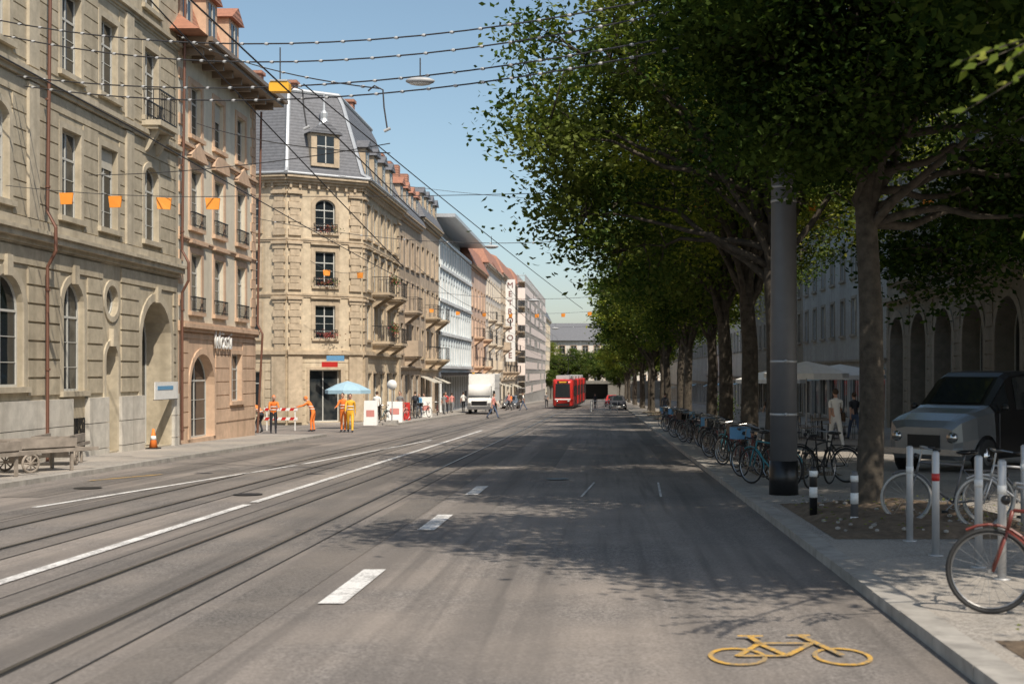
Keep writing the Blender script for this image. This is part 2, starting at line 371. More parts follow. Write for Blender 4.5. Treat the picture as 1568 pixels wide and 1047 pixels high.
# ---- building 2
b=Obj('pink_sandstone_townhouse'); P=P_of(b,'b2','b2t','white'); base=b.part('ground_floor','b2t')
up=[]; bays=(43.5,46.1,48.9)
for i,u in enumerate(bays):
    up.append(dict(r=(u-.56,u+.56,3.95,5.95),sur=.2,fine=1,rail=1,ped='flat'))
    up.append(dict(r=(u-.56,u+.56,6.85,8.85),sur=.2,fine=1,rail=1,ped=('seg' if i==1 else 'tri')))
    up.append(dict(r=(u-.56,u+.56,10.0,11.75),sur=.2,fine=1,blind=.4 if i==1 else 0))
lo=[dict(r=(42.9,45.5,-.45,2.5),arch=1.1,kind='win',sill=0,rev=.3,sur=.2,fine=1),dict(r=(47.6,48.9,.75,2.55),sur=.15,fine=1,kind='win')]
wall(FL,P['wall'],41.7,50.9,3.4,13,up); wall(FL,base,41.7,50.9,-6,3.4,lo)
for o in up+lo: fill(FL,b,o,P)
bands(FL,base,41.95,50.9,.0,3.2,.5,.035,.03,lo,.21)
cornice(FL,P['trim'],41.72,50.9,3.25,[(.12,.12),(.14,.22),(.08,.16)])
cornice(FL,P['trim'],41.72,50.9,6.3,[(.08,.06),(.06,.1)]); cornice(FL,P['trim'],41.72,50.9,9.45,[(.08,.08),(.1,.14)])
for k in range(24): 
    w=.45 if k%2 else .65
    FL.box(P['trim'],50.9-w,50.91,3.7+k*.38,3.7+k*.38+.36,-.0,.04)
    if k%2: FL.box(P['trim'],41.75,42.15,3.7+k*.38,3.7+k*.38+.36,-.0,.04)
eav=b.part('eaves','frameb'); FL.box(eav,41.75,51.6,12.75,12.9,-.01,1.0); FL.box(eav,41.75,51.7,12.9,13.05,-.01,1.15)
for k in range(9): FL.box(eav,42+k*1.1,42.12+k*1.1,12.5,12.748,.0,.75)
shell(P['wall'],-14.2,-28,41.7,50.9,13)
poly=[(-14.2,41.8),(-14.2,50.9),(-28,50.9),(-28,41.8)]
roofloft(b.part('roof','tile'),poly,[(13.06,-1.0),(14.2,.5),(17.2,1.6),(18.6,4)])
for u in(43.6,46.4,49.2): dormer(FL,b,P,u,13.7,1.3,1.9,-2.2,-.35,'tile')
st=b.part('chimney','b2t'); st.box((-19,49,15),(-18,50.2,20)); st.box((-19.1,48.9,20.002),(-17.9,50.3,20.2))
pp=b.part('downpipes','pipe'); pp.path([FL.p(50.75,12.4,.3),FL.p(50.75,3.8,.15),FL.p(50.75,3.4,.35),FL.p(50.75,-.6,.15)],.045,8)
root2=b.finish()
def text(body,size,loc,rot,mat,name,parent=None,ext=.02):
    cu=bpy.data.curves.new(name,'FONT'); cu.body=body; cu.size=size; cu.extrude=ext; cu.align_x='CENTER'
    o=bpy.data.objects.new(name,cu); sc.collection.objects.link(o); o.location=loc; o.rotation_euler=rot
    bpy.context.view_layer.update()
    me=bpy.data.meshes.new_from_object(o.evaluated_get(bpy.context.evaluated_depsgraph_get())); me.materials.clear(); me.materials.append(M[mat])
    n=bpy.data.objects.new(name,me); n.location=loc; n.rotation_euler=rot; sc.collection.objects.link(n); bpy.data.objects.remove(o)
    if parent: n.parent=parent
    return n
text('klösti',.95,(-14.08,46.3,2.72),(math.pi/2,0,math.pi/2),'sign','sign_letters',root2,.03)
# ---- building 3 : corner building w/ mansard
b=Obj('corner_building_with_mansard_roof'); P=P_of(b,'b3','b3t','white')
A=(-18.0,71.0);B=(-14.2,73.5);C=(-27,73.0);D=(-14.2,86.4);E=(-27,86.4)
FC=Fac((*A,0),(B[0]-A[0],B[1]-A[1],0),(.55,-.835,0)); L=math.hypot(B[0]-A[0],B[1]-A[1])
FS=Fac((*C,0),(A[0]-C[0],A[1]-C[1],0),(A[1]-C[1],-(A[0]-C[0]),0)); LS=math.hypot(A[0]-C[0],A[1]-C[1])
oc=[dict(r=(L/2-.6,L/2+.6,a,c),sur=.25,fine=1,ped=pd,rail=1,arch=ar) for a,c,pd,ar in((3.8,5.7,'flat',0),(6.8,8.8,'flat',0),(9.9,11.8,None,.4))]
oc.append(dict(r=(L/2-.95,L/2+.95,-1.0,2.0),kind='door',sur=.15,rev=.4))
wall(FC,P['wall'],0,L,-6,13,oc); [fill(FC,b,o,P) for o in oc]
os_=[]
for u in (LS-2.2,LS-4.9,LS-7.4):
    for a,c in((3.8,5.7),(6.8,8.8),(9.9,11.8)): os_.append(dict(r=(u-.5,u+.5,a,c),sur=.2,fine=1))
    os_.append(dict(r=(u-.6,u+.6,-.2,1.9),sur=.1,kind='win'))
wall(FS,P['wall'],0,LS,-6,13,os_); [fill(FS,b,o,P) for o in os_]
ost=[]
for i,u in enumerate((75.4,77.7,80.0,82.4,84.8)):
    for a,c in((3.8,5.9),(6.8,8.9),(9.9,11.9)): ost.append(dict(r=(u-.6,u+.6,a,c),sur=.2,ped='flat' if a<9 else None,kind='win',blind=random.choice([0,0,.4])))
    ost.append(dict(r=(u-.9,u+.9,-1.1,1.8),sur=.1,kind='door'))
wall(FL,P['wall'],73.5,86.4,-6,13,ost); [fill(FL,b,o,P) for o in ost]
for F,l0,l1 in((FC,0,L),(FS,0,LS),(FL,73.5,86.4)):
    oo=oc if F is FC else os_ if F is FS else ost
    bands(F,P['wall'],l0,l1,-.6,2.6,.5,.05,.03,oo,.26)
    cornice(F,P['trim'],l0,l1,2.75,[(.12,.1),(.16,.22),(.1,.16)])
    cornice(F,P['trim'],l0,l1,6.15,[(.1,.06),(.1,.1)]); cornice(F,P['trim'],l0,l1,9.3,[(.1,.06),(.1,.1)])
    cornice(F,P['trim'],l0-.15,l1+.15,12.45,[(.15,.1),(.15,.25),(.15,.42),(.12,.55)])
    n=int((l1-l0)/.55)
    for k in range(n): F.box(P['trim'],l0+k*.55+.1,l0+k*.55+.24,12.34,12.6,.1,.22)
tw=b.part('corner_piers','b3t',False)
for F,u0 in((FC,.45),(FC,L-.45),(FL,74.05),(FS,LS-.45),(FL,86.1)):
    for k in range(24):
        w=.38 if k%2 else .28; z=3.1+k*.385
        if 6.0<z<6.4 or 9.2<z<9.6: continue
        F.box(tw,u0-w,u0+w,z,z+.36,.0,.09+.03*(k%2))
    F.box(tw,u0-.42,u0+.42,-1,2.74,.0,.16)
    for z in(6.0,9.15,12.0): F.box(tw,u0-.45,u0+.45,z,z+.14,.0,.2)
poly=[C,A,B,D,E]
P['wall'].poly([(-14.2,86.4,-6),(-27,86.4,-6),(-27,86.4,13),(-14.2,86.4,13)]); P['wall'].poly([(C[0],C[1],-6),(-27,86.4,-6),(-27,86.4,13),(C[0],C[1],13)])
rl=[(13.06,-.6),(13.4,.0),(15.2,.55),(17.6,1.3),(18.2,1.6)]
roofloft(b.part('roof','slate'),poly,rl)
zc=b.part('zinc_ridges','zinc')
for i in range(3): zc.path([(*inset(poly,d)[i],z+.05) for z,d in rl],.12,6)
top=inset(poly,1.6); 
for i in range(5): zc.tube((*top[i],18.25),(*top[(i+1)%5],18.25),.14)
q=inset(poly,-.55)
for i in range(4): zc.tube((*q[i],13.12),(*q[(i+1)%5],13.12),.08)
dormer(FC,b,P,L/2,13.7,1.7,1.9,-2.2,.05)
fin=b.part('finial','zinc'); c=FC.p(L/2,16.2,-.2); fin.loft([[(c.x+r*math.cos(t),c.y+r*math.sin(t),z) for t in [k*math.pi/4 for k in range(8)]] for z,r in((16.1,.35),(16.5,.18),(16.8,.22),(17.0,.08),(18.0,.02))])
for k,u in enumerate((75.6,78.4,81.2,84.0)): dormer(FL,b,P,u,13.5,1.3,1.8,-2.4,-.1)
dormer(FS,b,P,LS-3.2,13.7,1.4,1.8,-2.2,-.2)
for u0,u1,z in((76.6,78.8,3.75),(76.6,78.8,6.75),(81.3,83.6,6.75),(81.3,83.6,3.75)): balcony(FL,P,u0,u1,z,1.1,.16)
ch=b.part('chimneys','tile')
for x,y in((-17.5,84.5),(-20,79),(-21.5,76.5)): ch.box((x-.6,y-.35,17),(x+.6,y+.35,20)); ch.box((x-.7,y-.45,20.002),(x+.7,y+.45,20.2))
sg=b.part('shop_signs','red'); sg.box(FC.p(L/2,0,0)-Vector((.0,.9,-2.15)),FC.p(L/2,0,0)+Vector((.9,-.8,2.45)))
sg2=b.part('blue_sign','blue'); sg2.box(tuple(FC.p(L/2+.3,0,0)-Vector((0,.95,-2.5))),tuple(FC.p(L/2+.3,0,0)+Vector((1.0,-.86,2.8))))
pf=b.part('window_flowers','flower')
def fluff(part,c,r,n,s=.07):
    for _ in range(n):
        p=Vector(c)+Vector([random.gauss(0,1)*r[k] for k in range(3)]); a=Vector([random.uniform(-1,1) for _ in range(3)]).normalized(); q=a.orthogonal().normalized()
        part.add([p-a*s,p+q*s*.5,p+a*s,p-q*s*.5],[(0,1,2,3)])
for a in(3.8,6.8,9.9): fluff(pf,FC.p(L/2,a+.2,.25),(.4,.12,.12),90)
for z in(3.75,6.75): fluff(pf,FL.p(77.7,z+.8,1.2),(.12,.6,.2),150); 
b.finish()
# ---- generic further buildings
def generic(name,F,u0,u1,zt,wm,tm,floors,pitch,ww,xb,roof,frame='white',sur=.15,balc=None,gf=True,dz=0,over=.45,blinds=True):
    b=Obj(name); P=P_of(b,wm,tm,frame); ops=[]
    n=max(1,int((u1-u0)/pitch)); st=(u1-u0)/n; x=F.p(0,0,0).x
    for i in range(n):
        u=u0+st*(i+.5)
        for a,c in floors: ops.append(dict(r=(u-ww/2,u+ww/2,a,c),sur=sur,kind='win',blind=(random.choice([0,0,0,.35,.6]) if blinds else 0)))
        g=gz(u)+SW; 
        if gf: ops.append(dict(r=(u-st*.36,u+st*.36,g+.25,g+3.0),sur=0,kind='door',sill=0))
    wall(F,P['wall'],u0,u1,-8,zt,ops); [fill(F,b,o,P) for o in ops]
    shell(P['wall'],x,xb,u0+.003,u1-.003,zt,-8)
    cornice(F,P['trim'],u0,u1,gz((u0+u1)/2)+3.5,[(.12,.12),(.12,.22)])
    cornice(F,P['trim'],u0,u1,zt-.5,[(.2,.15),(.2,.35),(.1,over)])
    poly=[(x,u0+.01),(x,u1-.01),(xb,u1-.01),(xb,u0+.01)]
    if roof: roofloft(b.part('roof',roof),poly,[(zt+.02,-over),(zt+2.4,.7),(zt+3.2,2.5)])
    if balc:
        for k in range(n):
            if k%balc==1:
                for a,c in floors[:-1]: balcony(F,P,u0+st*(k+.5)-1.2,u0+st*(k+.5)+1.2,a-.05,1.0,.25,random.random()<.25)
    aw=b.part('awnings','lblue' if random.random()<.3 else 'blind')
    if gf:
        for i in range(n):
            if random.random()<.3:
                u=u0+st*(i+.5); g=gz(u)+SW; q=F.p
                aw.hexa([q(u-st*.36,g+2.95,.01),q(u-st*.36,g+2.45,1.1),q(u+st*.36,g+2.45,1.1),q(u+st*.36,g+2.95,.01),q(u-st*.36,g+3.0,.01),q(u-st*.36,g+2.5,1.12),q(u+st*.36,g+2.5,1.12),q(u+st*.36,g+3.0,.01)])
    return b,P,n,st
b,P,n,st=generic('brown_sandstone_building',FL,86.4,96.5,13,'b4','b4t',[(3.2,5.3),(6.3,8.4),(9.5,11.4)],2.5,1.15,-27,'slate',balc=3)
ch=b.part('chimneys','tile')
for k in range(4): dormer(FL,b,P,87.8+k*2.4,13.3,1.3,1.7,-2.2,-.0,'tile')
for y in(88,91.5,95): ch.box((-17.6,y-.4,14),(-16.2,y+.4,17.6)); ch.box((-17.7,y-.5,17.602),(-16.1,y+.5,17.8))
b.finish()
b,P,n,st=generic('balconied_apartment_house',FL,96.5,107.5,13.8,'b4t','b3t',[(3.0,5.1),(6.3,8.4),(9.7,11.6)],2.7,1.25,-27,'slate',balc=2)
for k in range(4): dormer(FL,b,P,98+k*2.5,14.1,1.3,1.7,-2.2,-.0)
ch=b.part('chimneys','tile')
for y in(99,103.5): ch.box((-17.6,y-.4,14),(-16.2,y+.4,18.2))
b.finish()
# modern block
b=Obj('modern_office_block'); P=P_of(b,'b5','b5','white'); ops=[]
for i in range(13):
    u=107.5+25.5/13*(i+.5)
    for a in(2.6,5.5,8.4,11.3): ops.append(dict(r=(u-.78,u+.78,a,a+1.7),sur=0,blind=random.choice([0,.5,.3]),sill=0))
    ops.append(dict(r=(u-.9,u+.9,-1.6,1.5),sur=0,kind='door',sill=0))
wall(FL,P['wall'],107.5,133,-8,13.6,ops); [fill(FL,b,o,P) for o in ops]
for a in(2.2,5.1,8.0,10.9,13.3): FL.box(P['trim'],107.5,133,a,a+.25,0,.2)
bp=b.part('blue_panels','b5b')
for i in range(14): FL.box(bp,107.5+25.4/13*i-.0,107.6+25.4/13*i,2.46,13.29,.002,.1)
shell(P['wall'],-14.2,-27,107.52,132.98,13.6,-8)
rf=b.part('roof','zinc'); rf.box((-27,108.5,13.61),(-15.2,132,15.1)); rf.box((-27,106.8,15.102),(-12.7,134,15.4))
FL.box(b.part('canopy','iron'),109,131,1.6,1.85,.0,1.4); b.finish()
b,P,n,st=generic('peach_plaster_building',FL,133,150,13.4,'b6','b2t',[(2.6,4.6),(5.8,7.8),(9.0,11.0)],2.9,1.25,-27,'tile',balc=3); 
b.part('chimneys','b7').box((-17.5,138,14),(-16.5,139,17.5)); b.finish()
b,P,n,st=generic('cream_plaster_building',FL,150,172,15,'b8','b7',[(2.4,4.3),(5.4,7.3),(8.4,10.3),(11.3,13.2)],3,1.3,-27,'tile',balc=3); b.finish()
b,P,n,st=generic('ochre_hotel_building',FL,172,200,15.5,'b7','b4t',[(2.0,4.0),(5.2,7.2),(8.4,10.4),(11.6,13.3)],3.2,1.3,-27,'tile',balc=2)
sg=b.part('vertical_sign','sign'); sg.box((-14.18,180,3.4),(-12.8,180.3,15.2))
rt=b.finish()
for i,chh in enumerate('METROPOLE'): text(chh,1.15,(-13.5,179.97,14.0-i*1.26),(math.pi/2,0,0),'dred','sign_letters',rt,.02)
b,P,n,st=generic('building_under_scaffold',FL,200,270,16,'b8','b7',[(1.6,3.6),(5,7),(8.4,10.4),(11.8,13.8)],3.6,1.3,-27,'tile')
b.finish()
s=Obj('scaffolding'); tb=s.part('tubes','galv'); pk=s.part('planks','b7'); nn=s.part('netting','net')
for k in range(28):
    y=200+k*2.5
    for x in(-13.8,-12.6): tb.tube((x,y,gz(y)),(x,y,17.5),.06,n=4)
for z in [gz(235)+2*i for i in range(1,11)]:
    for x in(-13.8,-12.6): tb.tube((x,200,z+1),(x,267.5,z+1),.05,n=4); tb.tube((x,200,z),(x,267.5,z),.04,n=4)
    tb.tube((-13.8,200,z+1),(-12.6,200,z+1),.05,n=4)
    pk.box((-13.75,200,z),(-12.65,267.5,z+.07))
for k in range(0,27,2):
    for z in (-1.6,.4,2.4,4.4,6.4,8.4,10.4,12.4,14.4): 
        if random.random()<.75: nn.poly([(-12.52,200+k*2.5,z),(-12.52,204.9+k*2.5,z),(-12.52,204.9+k*2.5,z+1.2),(-12.52,200+k*2.5,z+1.2)])
for z in (1.4,5.4,9.4,13.4): nn.poly([(-13.8,199.9,z),(-12.6,199.9,z),(-12.6,199.9,z+1.9),(-13.8,199.9,z+1.9)])
s.finish()
b,P,n,st=generic('distant_building',FL,272,330,15,'b2','b7',[(1.6,3.6),(5,7),(8.4,10.4),(11.8,13.8)],4,1.5,-27,'slate'); b.finish()
FE=Fac((-40,345,0),(1,0,0),(0,-1,0)); b=Obj('street_end_building'); P=P_of(b,'b8','b2t'); ops=[]
for i in range(24):
    for a in(-1,3,7): ops.append(dict(r=(2+i*3.2,3.6+i*3.2,a,a+2.2),sur=.15))
wall(FE,P['wall'],0,80,-8,10.5,ops); [fill(FE,b,o,P) for o in ops]
b.part('roof','slate').loft([[(-41,344,10.6),(41,344,10.6),(41,362,10.6),(-41,362,10.6)],[(-38,348,15.5),(38,348,15.5),(38,356,15.5),(-38,356,15.5)]]); b.finish()
o=Obj('road_underpass'); p=o.part('concrete_portal','conc')
p.box((-15,312,-6),(-7.5,326,-1.0)); p.box((1.0,312,-6),(16,326,-1.0)); p.box((-15,311.8,-.998),(16,326,-.3)); o.part('shade_panel','black').box((-7.49,325,-6),(.99,325.5,-1.002)); o.finish()  # black end panel puts the shade inside the underpass in as colour
F4=Fac((-60,78,0),(1,0,0),(0,-1,0)); b=Obj('side_street_house'); P=P_of(b,'b6','b3t'); ops=[dict(r=(u,u+1.1,a,a+1.9),sur=.15) for u in range(2,30,3) for a in(1,4,7,10)]
wall(F4,P['wall'],0,32.5,-6,14,ops); [fill(F4,b,o,P) for o in ops]; roofloft(b.part('roof','tile'),[(-60,78),(-27.5,78),(-27.5,90),(-60,90)],[(14,-.5),(17,3)]); b.finish()
# ---- right side buildings
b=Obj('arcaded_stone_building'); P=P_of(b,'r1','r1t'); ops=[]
for i in range(9):
    u=27+i*4.1; g=-.6
    ops.append(dict(r=(u-1.35,u+1.35,g-.5,4.5),arch=1.35,kind='door',rev=.7,sur=.3,sill=0))
    for a in(6.2,10.0): 
        for du in(-1,1): ops.append(dict(r=(u+du-.5,u+du+.5,a,a+2.3),sur=.18,fine=1))
    for du in(-1,1): ops.append(dict(r=(u+du-.5,u+du+.5,13.4,15.2),sur=.18))
wall(FR,P['wall'],24.9,61.9,-6,17,ops); [fill(FR,b,o,P) for o in ops]
bands(FR,P['wall'],24.9,61.9,-.5,5,.5,.05,.04,ops,.3)
cornice(FR,P['trim'],24.9,61.9,5.1,[(.15,.15),(.2,.35)]); cornice(FR,P['trim'],24.9,61.9,9.2,[(.1,.1),(.12,.2)]); cornice(FR,P['trim'],24.9,61.9,16.6,[(.2,.3),(.2,.8)])
balcony(FR,P,39.8,47.5,5.95,1.5,.13); balcony(FR,P,51.5,56,5.95,1.3,.13); balcony(FR,P,39.8,47.5,9.8,1.3,.15)
shell(P['wall'],14,28,24.9,61.9,17); roofloft(b.part('roof','slate'),[(14,24.9),(14,61.9),(28,61.9),(28,24.9)],[(17.02,-.8),(20,2)])
fl=b.part('planters','flower'); 
for k in range(3): fluff(fl,(12.7,41+k*2.4,6.8),(.15,.5,.2),200)
b.finish()
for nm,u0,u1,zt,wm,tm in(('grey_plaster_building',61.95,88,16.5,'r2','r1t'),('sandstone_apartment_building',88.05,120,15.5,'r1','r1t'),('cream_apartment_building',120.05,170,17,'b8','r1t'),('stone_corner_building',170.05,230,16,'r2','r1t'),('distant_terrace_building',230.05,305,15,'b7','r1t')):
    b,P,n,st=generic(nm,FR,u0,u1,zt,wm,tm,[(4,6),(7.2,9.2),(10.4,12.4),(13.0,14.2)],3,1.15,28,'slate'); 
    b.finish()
# ------------------------------------------------------------ ground
def strip(P,x0,x1,y0,y1,h):
    P.poly([(x0,y0,gz(y0)+h),(x1,y0,gz(y0)+h),(x1,y1,gz(y1)+h),(x0,y1,gz(y1)+h)])
g=Obj('ground'); p=g.part('ground','ground')
ys=[-2000,-100,330,4000]
for a,c in zip(ys,ys[1:]): p.poly([(-2500,a,gz(a)-.03),(2500,a,gz(a)-.03),(2500,c,gz(c)-.03),(-2500,c,gz(c)-.03)])
g.finish()
g=Obj('road'); p=g.part('road','road'); strip(p,-11.5,2.36,-60,330,0); strip(p,-60,-11.5,52.2,69.6,0.004) ; g.finish()
g=Obj('left_sidewalk'); p=g.part('sidewalk','side')
def solid(P,x0,x1,y0,y1,h,h0=-.2):
    P.hexa([(x0,y0,gz(y0)+h0),(x0,y1,gz(y1)+h0),(x1,y1,gz(y1)+h0),(x1,y0,gz(y0)+h0),(x0,y0,gz(y0)+h),(x0,y1,gz(y1)+h),(x1,y1,gz(y1)+h),(x1,y0,gz(y0)+h)])
for a,c in((-60,52),(69.8,330)): solid(p,-16.5,-11.72,a,c,SW)
g.finish()
g=Obj('right_sidewalk'); p=g.part('sidewalk','side'); solid(p,2.6,16,-60,330,SW); g.finish()
g=Obj('kerb'); p=g.part('kerb','kerb')
random.seed(3)
for x0,x1,rg in((-11.72,-11.5,((-20,52),(69.8,200))),(2.36,2.598,((-20,200),))):
    for a,c in rg:
        y=a
        while y<c: solid(p,x0,x1,y+.006,min(y+1.0,c)-.006,SW+.004+random.uniform(-.003,.003)); y+=1
g.finish()
g=Obj('road_marking'); p=g.part('white_lines','line')
def seg(P,xa,ya,xb,yb,w,h=.012):
    d=Vector((xb-xa,yb-ya)).normalized(); n=Vector((d.y,-d.x))*w/2
    P.poly([(xa-n.x,ya-n.y,gz(ya-n.y)+h),(xa+n.x,ya+n.y,gz(ya+n.y)+h),(xb+n.x,yb+n.y,gz(yb+n.y)+h),(xb-n.x,yb-n.y,gz(yb-n.y)+h)])
seg(p,-5.85,5,-5.85,20.5,.15); seg(p,-5.85,20.9,-5.85,60,.15)
seg(p,-9.1,20,-7.75,31.5,.13); seg(p,-9.45,15,-9.25,18.9,.13); seg(p,-7.7,32,-6.6,48,.13)
for y in(10.9,16.7,22.4): seg(p,-2.38,y,-2.38,y+2.1,.23)
seg(p,-.4,22,-.2,25.5,.04); seg(p,1.0,22,1.1,25.5,.04)
g.finish()
g=Obj('bicycle_lane_symbol'); p=g.part('yellow_paint','yellow')
def flat_ring(P,cx,cy,rx,ry,w,h,n=36):
    for i in range(n):
        a=2*math.pi*i/n;c_=2*math.pi*(i+1)/n
        q=[(cx+(rx+s_)*math.cos(t),cy+(ry+s_*1.5)*math.sin(t)) for t,s_ in((a,0),(c_,0),(c_,w),(a,w))]
        P.poly([(x,y,gz(y)+h) for x,y in q])
flat_ring(p,.93,8.72,.17,.24,.035,.012); flat_ring(p,1.66,8.72,.17,.24,.035,.012)
for k,(a,c) in enumerate((((.93,8.72),(1.13,9.15)),((1.13,9.15),(1.28,8.72)),((.93,8.72),(1.28,8.72)),((1.1,9.15),(1.5,9.15)),((1.28,8.72),(1.52,9.15)),((1.66,8.72),(1.48,9.4)),((1.38,9.42),(1.55,9.42)),((1.13,9.15),(1.09,9.36)),((1.0,9.38),(1.19,9.38)))):
    seg(p,*a,*c,.05,.0135+.0015*k)
g.finish()
g=Obj('tram_track'); 
for c in(-4.45,-7.6):
    strip(g.part('track_bed','track'),c-.95,c+.95,-20,330,.004)
    for x in(c-.5,c+.5):
        strip(g.part('grooves','groove'),x-.045,x+.045,-20,330,.008); strip(g.part('rail_heads','rail'),x-.03,x+.012,-20,330,.014)
    sm=g.part('tar_seams','groove')
    for x in(c-.95,c+.95): strip(sm,x-.01,x+.01,-20,330,.0075)
g.finish()
g=Obj('asphalt_patch'); p=g.part('patch','patch')
for x0,x1,y0,y1 in((-2.0,-1.2,30,48),(-10.6,-9.9,22,44),(-9.2,-8.7,8,30),(-3.3,-2.75,4,60),(1.5,2.0,30,90)): strip(p,x0,x1,y0,y1,.005)
g.finish()
g=Obj('manhole_cover'); p=g.part('cover','iron')
for x,y in((-6.4,22.5),(-1.0,26.5),(-9.9,24)):
    vs=[(x+.26*math.cos(t),y+.26*math.sin(t),gz(y+.26*math.sin(t))+.0175) for t in [2*math.pi*k/24 for k in range(24)]]; p.poly(vs)
g.finish()
g=Obj('yellow_road_arrow'); seg(g.part('paint','yellow'),-10.7,26,-9.9,28.0,.12); g.finish()
def bed(x0,x1,y0,y1):
    g=Obj('planting_bed'); p=g.part('soil','soil',True); nx=int((x1-x0)/.12); ny=int((y1-y0)/.12)
    vs=[];fs=[]
    for j in range(ny+1):
        for i in range(nx+1):
            x=x0+(x1-x0)*i/nx;y=y0+(y1-y0)*j/ny
            e=min(i,nx-i,j,ny-j); h=0 if e==0 else min(1,e/4)*(.06+.05*math.sin(x*3.1+y*1.7))+random.uniform(0,.045)
            vs.append((x,y,gz(y)+SW+.004+h))
    for j in range(ny):
        for i in range(nx): a=j*(nx+1)+i; fs.append((a,a+1,a+nx+2,a+nx+1))
    p.add(vs,fs)
    st=g.part('stones','kerb')
    for _ in range(90):
        x=random.uniform(x0+.1,x1-.1);y=random.uniform(y0+.1,y1-.1);r=random.uniform(.015,.045); st.sphere((x,y,gz(y)+SW+.08),(r,r*.8,r*.6),5,3)
    wd=g.part('leaf_litter','leafy')
    for _ in range(160):
        x=random.uniform(x0,x1);y=random.uniform(y0,y1); a=random.uniform(0,6.3); r=.03; z=gz(y)+SW+.13
        wd.add([(x-r*math.cos(a),y-r*math.sin(a),z),(x+r*.5*math.sin(a),y-r*.5*math.cos(a),z+.01),(x+r*math.cos(a),y+r*math.sin(a),z),(x-r*.5*math.sin(a),y+r*.5*math.cos(a),z+.01)],[(0,1,2,3)])
    g.finish()
bed(2.75,5.6,14.9,19.6); bed(2.75,6.5,5,8.8)
for y in (27,41,50,60,70,80,92,104): bed(3.2,5.0,y-.8,y+2.2)
# ------------------------------------------------------------ trees
def tree_meshes(seed,H0,cz,rx,rz,nl,nc,nleaf,leaf,trunk_r=.24,cx=0,low=None,lm='leaf',spread=(.26,.55)):
    r=np.random.default_rng(seed); rr=random.Random(seed)
    T=Part(M['bark'],True)
    base=[(0,0,-.15),(0,0,.0),(.01,0,.35),(.05,.02,1.5),(.02,-.04,3.0),(-.05,.02,H0),(cx*.2,0,H0+1.5),(cx*.4,.1,cz+rz*.4)]
    T.path(base,[trunk_r*1.7,trunk_r*1.4,trunk_r*1.1,trunk_r,trunk_r*.92,trunk_r*.85,trunk_r*.6,trunk_r*.18],12)
    lobes=[]; tries=0
    while len(lobes)<nl and tries<4000:
        tries+=1
        d=r.normal(size=3); d/=np.linalg.norm(d); d[2]=max(d[2],-.75)
        k=r.uniform(.35,.82); c=np.array([cx+d[0]*rx*k,d[1]*rx*k,cz+d[2]*rz*k])
        if all(np.linalg.norm((c-o)/[1,1,.8])>rx*.33 for o in lobes): lobes.append(c)
    n0=len(lobes)
    if low is not None: lobes+= [np.array(q) for q in low]
    nodes=[]
    for c in lobes:
        h=min(H0+rr.uniform(-.4,1.8),c[2]-.2 if c[2]>H0 else H0-.3); p0=Vector((0,0,h)); p3=Vector(c); out=Vector((c[0],c[1],0)); 
        p1=p0+out*.28+Vector((0,0,(c[2]-h)*.45+.3)); p2=p0+out*.65+Vector((0,0,(c[2]-h)*.85+.2))
        pts=[]
        for i in range(9):
            t=i/8; q=p0*(1-t)**3+p1*3*t*(1-t)**2+p2*3*t*t*(1-t)+p3*t**3
            if 0<i<8: q=q+Vector([rr.uniform(-.14,.14) for _ in range(3)])
            pts.append(q)
        T.path(pts,[trunk_r*(.34*(1-i/8)+.05) for i in range(9)],6); nodes+=pts[3:]
    cl=[]
    for li,c in enumerate(lobes):
        R=rx*rr.uniform(.28,.42)*(.6 if li>=n0 else 1)
        for _ in range(nc):
            d=r.normal(size=3); d/=np.linalg.norm(d); q=c+d*R*r.uniform(.35,1.0)**.6*[1,1,.75]
            cl.append(q)
    for q in cl:
        v=Vector(q); nn_=min(nodes,key=lambda a:(a-v).length_squared); md=(v+nn_)/2+Vector([rr.uniform(-.15,.15) for _ in range(3)])
        T.path([nn_,md,v],[.03,.018,.008],4)
    cl=np.array(cl); N=len(cl)*nleaf
    siz=r.uniform(spread[0],spread[1],len(cl))
    C=np.repeat(cl,nleaf,0); sg=np.repeat(siz,nleaf)[:,None]
    off=r.normal(size=(N,3))*sg*[1,1,.6]; C=C+off
    nrm=r.normal(size=(N,3)); nrm[:,2]=np.abs(nrm[:,2])+.5; nrm/=np.linalg.norm(nrm,axis=1)[:,None]
    t=np.cross(nrm,r.normal(size=(N,3))); t/=np.linalg.norm(t,axis=1)[:,None]; bb=np.cross(nrm,t)
    Ls=(leaf*r.uniform(.6,1.25,N))[:,None]
    V=np.stack([C-t*Ls,C-bb*Ls*.6-nrm*Ls*.12,C+t*Ls,C+bb*Ls*.6-nrm*Ls*.12],1).reshape(-1,3)
    me=bpy.data.meshes.new('foliage'); me.vertices.add(4*N); me.vertices.foreach_set('co',V.ravel().astype(np.float32))
    me.loops.add(4*N); me.loops.foreach_set('vertex_index',np.arange(4*N,dtype=np.int32)); me.polygons.add(N); me.polygons.foreach_set('loop_start',np.arange(0,4*N,4,dtype=np.int32))
    try: me.polygons.foreach_set('loop_total',np.full(N,4,dtype=np.int32))
    except Exception: pass
    me.update(calc_edges=True); me.materials.append(M[lm])
    tm=bpy.data.meshes.new('trunk'); tm.from_pydata(T.v,[],T.f); tm.materials.append(M['bark']); tm.polygons.foreach_set('use_smooth',[True]*len(tm.polygons))
    return tm,me
def place_tree(ms,x,y,rot=0,s=1,name='street_tree',sz=None):
    e=bpy.data.objects.new(name,None); sc.collection.objects.link(e)
    for nm,me in zip(('trunk','foliage'),ms):
        o=bpy.data.objects.new(nm,me); o.parent=e; sc.collection.objects.link(o)
    e.location=(x,y,gz(y)+SW-.02); e.rotation_euler=(0,0,rot); e.scale=(s,s,sz or s)
